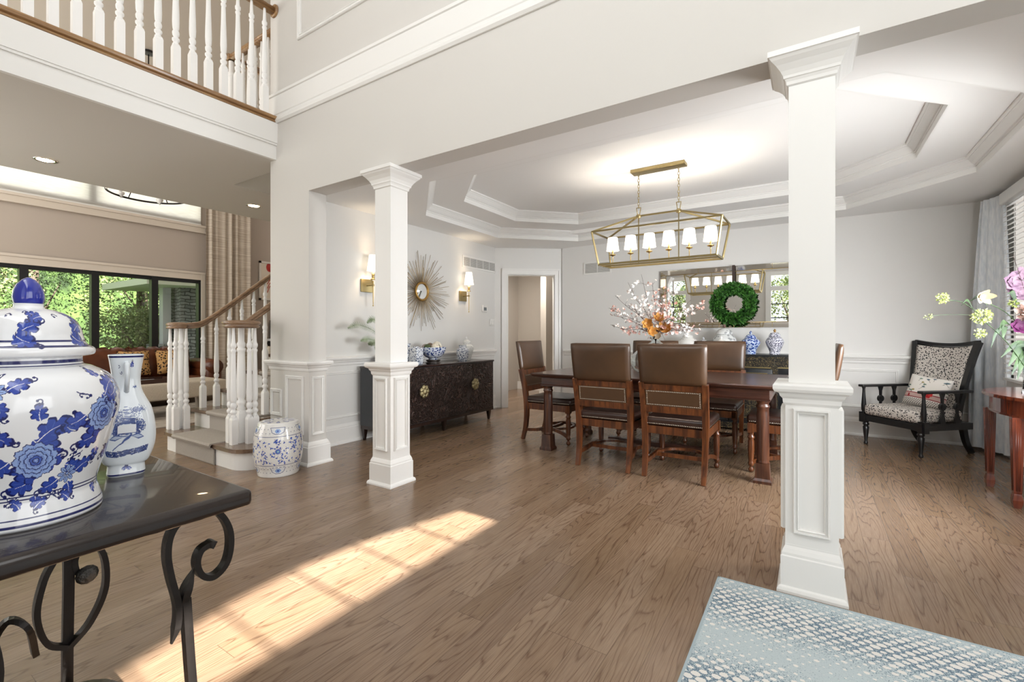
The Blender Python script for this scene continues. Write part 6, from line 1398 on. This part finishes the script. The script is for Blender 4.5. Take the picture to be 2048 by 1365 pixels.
# ring chandelier and chain
RC = thing('ring_chandelier', 'iron ring chandelier with white candle cups hanging in the living room', 'chandelier', (-8.25, 2.83, 3.17))
MB().tube([(.48 * math.cos(a), .48 * math.sin(a), .10) for a in np.linspace(0, 2 * PI, 48, endpoint=False)], .014, 8, closed=True).build('ring', M_iron, RC)
mb = MB()
for k in range(6): a = k * PI / 3 + .2; mb.tube([(.48 * math.cos(a), .48 * math.sin(a), .1), (0, 0, .75)], .007, 6)
mb.tube([(0, 0, .72), (0, 0, 2.18)], .008, 6); mb.lathe([(.07, 2.19), (.06, 2.215), (.065, 2.228)], 18); mb.build('stem', M_iron, RC)
for k in range(6):
    a = k * PI / 3 - .62; o = MB().lathe([(.001, -.05), (.012, -.045), (.010, -.03), (.034, -.02), (.03, 0), (.048, .015), (.048, .04), (.02, .05), (.02, .15), (.001, .15)], 14).build('candle_cup', M_white, RC); o.location = (.48 * math.cos(a), .48 * math.sin(a), .12)
t = thing('ceiling_pendant', 'dark bronze ceiling canopy with chain seen between the balcony balusters', 'pendant', (-8.22, 2.82, HIGH)) if False else None

# ================================================================ OUTSIDE
M_grass = noise_mat('lawn', '#4d6a2c', '#7d9646', (1, 1, 1), 3, 6, .95)
o = MB().box(-60, -10.2, -22, 34, -.55, -.35).build('lawn', M_grass); tag(o, 'green lawn outside the living room windows', 'lawn'); o['kind'] = 'stuff'
o = MB().box(-10.2, 12, -20, -1.1, -.3, -.08).build('front_yard', noise_mat('front_paving', '#8a857c', '#a09a8f', (1, 1, 1), 3, 5, .9)); o['kind'] = 'structure'
lf = []
for nm, c1, c2 in (('tree_leaf_light', '#56693a', '#8f9f62'), ('tree_leaf_mid', '#384f28', '#65804a'), ('tree_leaf_dark', '#22371b', '#48622f')):
    m = noise_mat(nm, c1, c2, (1, 1, 1), 1.6, 4, .6); m.node_tree.nodes['Principled BSDF'].inputs['Subsurface Weight'].default_value = 0
    m.node_tree.nodes['Principled BSDF'].inputs['Transmission Weight'].default_value = 0; lf.append(m)
M_bark = noise_mat('bark', '#4b4036', '#6d6052', (6, 6, 1), 4, 4, .9)
def tree(lab, x, y, h, rad, m, seed, bush=False, n=14000):
    R_ = random.Random(seed); t = thing('bush' if bush else 'tree', lab, 'bush' if bush else 'tree', (x, y, -.35))
    cl = []
    for _ in range(16):
        a = R_.uniform(0, 6.28); q = R_.uniform(0, rad * .8); cl.append((Vector((q * math.cos(a), q * math.sin(a), h * (R_.uniform(.12, .95) if bush else R_.uniform(.18, 1)))), rad * R_.uniform(.28, .55)))
    def pf(R_): c, r = R_.choice(cl); d = Vector((R_.gauss(0, 1), R_.gauss(0, 1), R_.gauss(0, .8))).normalized(); return c + d * r * R_.uniform(.7, 1.05), d
    leafcards(n, pf, .085 if not bush else .07, R_, .6).build('crown', m, t)
    mb = MB(); mb.tube(spline([(0, 0, 0), (.05, .02, h * .4), (-.03, .05, h * .85)], 5), [max(.03, rad * .07 * (1 - i / 12)) for i in range(11)], 8)
    for c, r in cl[:7]: mb.tube([(0, 0, c.z * .5), tuple(c)], [.05, .015], 6)
    mb.build('trunk', M_bark, t)
specs = [(-15.5, 2.0, 6.5, 2.3, 0, 'pale green tree nearest the left living room pane'), (-15.8, 5.2, 7.2, 2.2, 0, 'light leafy tree in the second living room pane'), (-18.5, 8.4, 8, 2.6, 1, 'mid green tree in the third living room pane'), (-20.5, 4.0, 9, 3.0, 2, 'dark tree behind the left panes'), (-22, 12.0, 9.5, 3.2, 2, 'dark tree behind the stone pillar'), (-24, 8, 11, 3.8, 2, 'tall dark tree at the centre of the woods'), (-19, -.5, 8, 2.8, 1, 'mid green tree at the left end of the windows'), (-26, 16, 12, 4, 1, 'tall tree at the far right of the woods'), (-17.5, 11, 6, 2.0, 1, 'bushy tree right of the porch post')]
for k, (x, y, h, r, mi, lab) in enumerate(specs): tree(lab, x, y, h, r, lf[mi], 50 + k)
for k, (x, y, h, r, mi, lab) in enumerate([(-13.6, 4.6, 1.9, .9, 0, 'round sunny bush outside the third living room pane'), (-14.0, 2.8, 1.6, .9, 1, 'low green bush outside the second living room pane'), (-14.4, 6.6, 1.8, 1.0, 0, 'sunny bush beside the porch post'), (-15, 9, 2.2, 1.3, 1, 'green bush beside the stone pillar')]): tree(lab, x, y, h, r, lf[mi], 80 + k, True, 8000)
for k, (x, y, h, r, mi, lab) in enumerate([(-4.3, -5.2, 3.6, 1.3, 0, 'leafy tree outside the front window, seen in the wall mirror'), (-.4, -5.0, 3.4, 1.3, 0, 'leafy tree outside the front door, seen at the right end of the wall mirror')]): tree(lab, x, y, h, r, lf[mi], 90 + k, False, 6000)
o = MB().box(-40, -39.5, -30, 50, -.4, 13).build('woods', noise_mat('distant_woods', '#22331a', '#5e7a3c', (1, 1, 1), .9, 8, .95)); tag(o, 'dense dark woods far behind the garden trees', 'woods'); o['kind'] = 'stuff'
# porch with stone pillar
sm_, N, L, b = nodes('stacked_stone'); tc = N.new('ShaderNodeTexCoord'); br = N.new('ShaderNodeTexBrick'); mp = N.new('ShaderNodeMapping'); mp.inputs['Rotation'].default_value = (PI / 2, 0, PI / 2)
sx = N.new('ShaderNodeSeparateXYZ'); L.new(tc.outputs['Object'], sx.inputs[0]); cb = N.new('ShaderNodeCombineXYZ'); L.new(mth(N, L, 'ADD', sx.outputs['Y'], sx.outputs['X']), cb.inputs[0]); L.new(sx.outputs['Z'], cb.inputs[1])
nz = N.new('ShaderNodeTexNoise'); nz.inputs['Scale'].default_value = 4; mxx = N.new('ShaderNodeMixRGB'); mxx.inputs[0].default_value = .12; L.new(cb.outputs[0], nz.inputs['Vector']); L.new(cb.outputs[0], mxx.inputs[1]); L.new(nz.outputs['Color'], mxx.inputs[2]); L.new(mxx.outputs[0], br.inputs['Vector'])
br.inputs['Scale'].default_value = 1; br.inputs['Brick Width'].default_value = .19; br.inputs['Row Height'].default_value = .065; br.inputs['Mortar Size'].default_value = .008; br.inputs['Color1'].default_value = (*rgb('#6f7374'), 1); br.inputs['Color2'].default_value = (*rgb('#94979a'), 1); br.inputs['Mortar'].default_value = (*rgb('#3c3e3f'), 1)
L.new(br.outputs['Color'], b.inputs['Base Color']); b.inputs['Roughness'].default_value = .9; bp = N.new('ShaderNodeBump'); bp.inputs['Strength'].default_value = .8; bp.inputs['Distance'].default_value = .03; L.new(br.outputs['Fac'], bp.inputs['Height']); bp.invert = True; L.new(bp.outputs[0], b.inputs['Normal'])
t = thing('porch', 'covered back porch with shingled roof, stone pillar and white post outside the right pane', 'porch', (-12.6, 5.0, -.35))
MB().box(-.35, .35, -.18, 1.6, 0, 2.72).build('stone_pillar', sm_, t)
MB().box(-.1, .1, -.44, -.28, 0, 2.66).build('porch_post', mat('grey_white_post', '#b9bdc2', .5), t); MB().box(-.3, .3, -.62, -.10, 0, 1.32).build('post_base', sm_, t)
mb = MB(); mb.prism([(-1.1, 2.60), (2.2, 3.05), (2.2, 2.98), (-.98, 2.54)], -1.6, 1.0, 'x') if False else mb.add([(-1.6, -1.05, 2.60), (1.0, -1.05, 2.60), (1.0, 2.6, 2.72), (-1.6, 2.6, 2.72), (-1.6, -1.05, 2.74), (1.0, -1.05, 2.74), (1.0, 2.6, 3.0), (-1.6, 2.6, 3.0)], [(0, 3, 2, 1), (4, 5, 6, 7), (0, 1, 5, 4), (1, 2, 6, 5), (2, 3, 7, 6), (3, 0, 4, 7)]); mb.build('fascia', mat('porch_fascia', '#c9cfc2', .6), t)
MB().add([(1.05, -1.15, 2.75), (1.05, 2.6, 3.0), (-1.6, 2.6, 4.1), (-1.6, -.2, 3.9), (1.05, -1.15, 2.79), (1.05, 2.6, 3.04), (-1.6, 2.6, 4.14), (-1.6, -.2, 3.94)], [(0, 1, 2, 3), (7, 6, 5, 4), (0, 4, 5, 1), (1, 5, 6, 2), (2, 6, 7, 3), (3, 7, 4, 0)]).build('shingle_roof', noise_mat('grey_shingles', '#8a8078', '#a79c92', (1, 1, 1), 12, 4, .95), t)
bpy.context.view_layer.update()
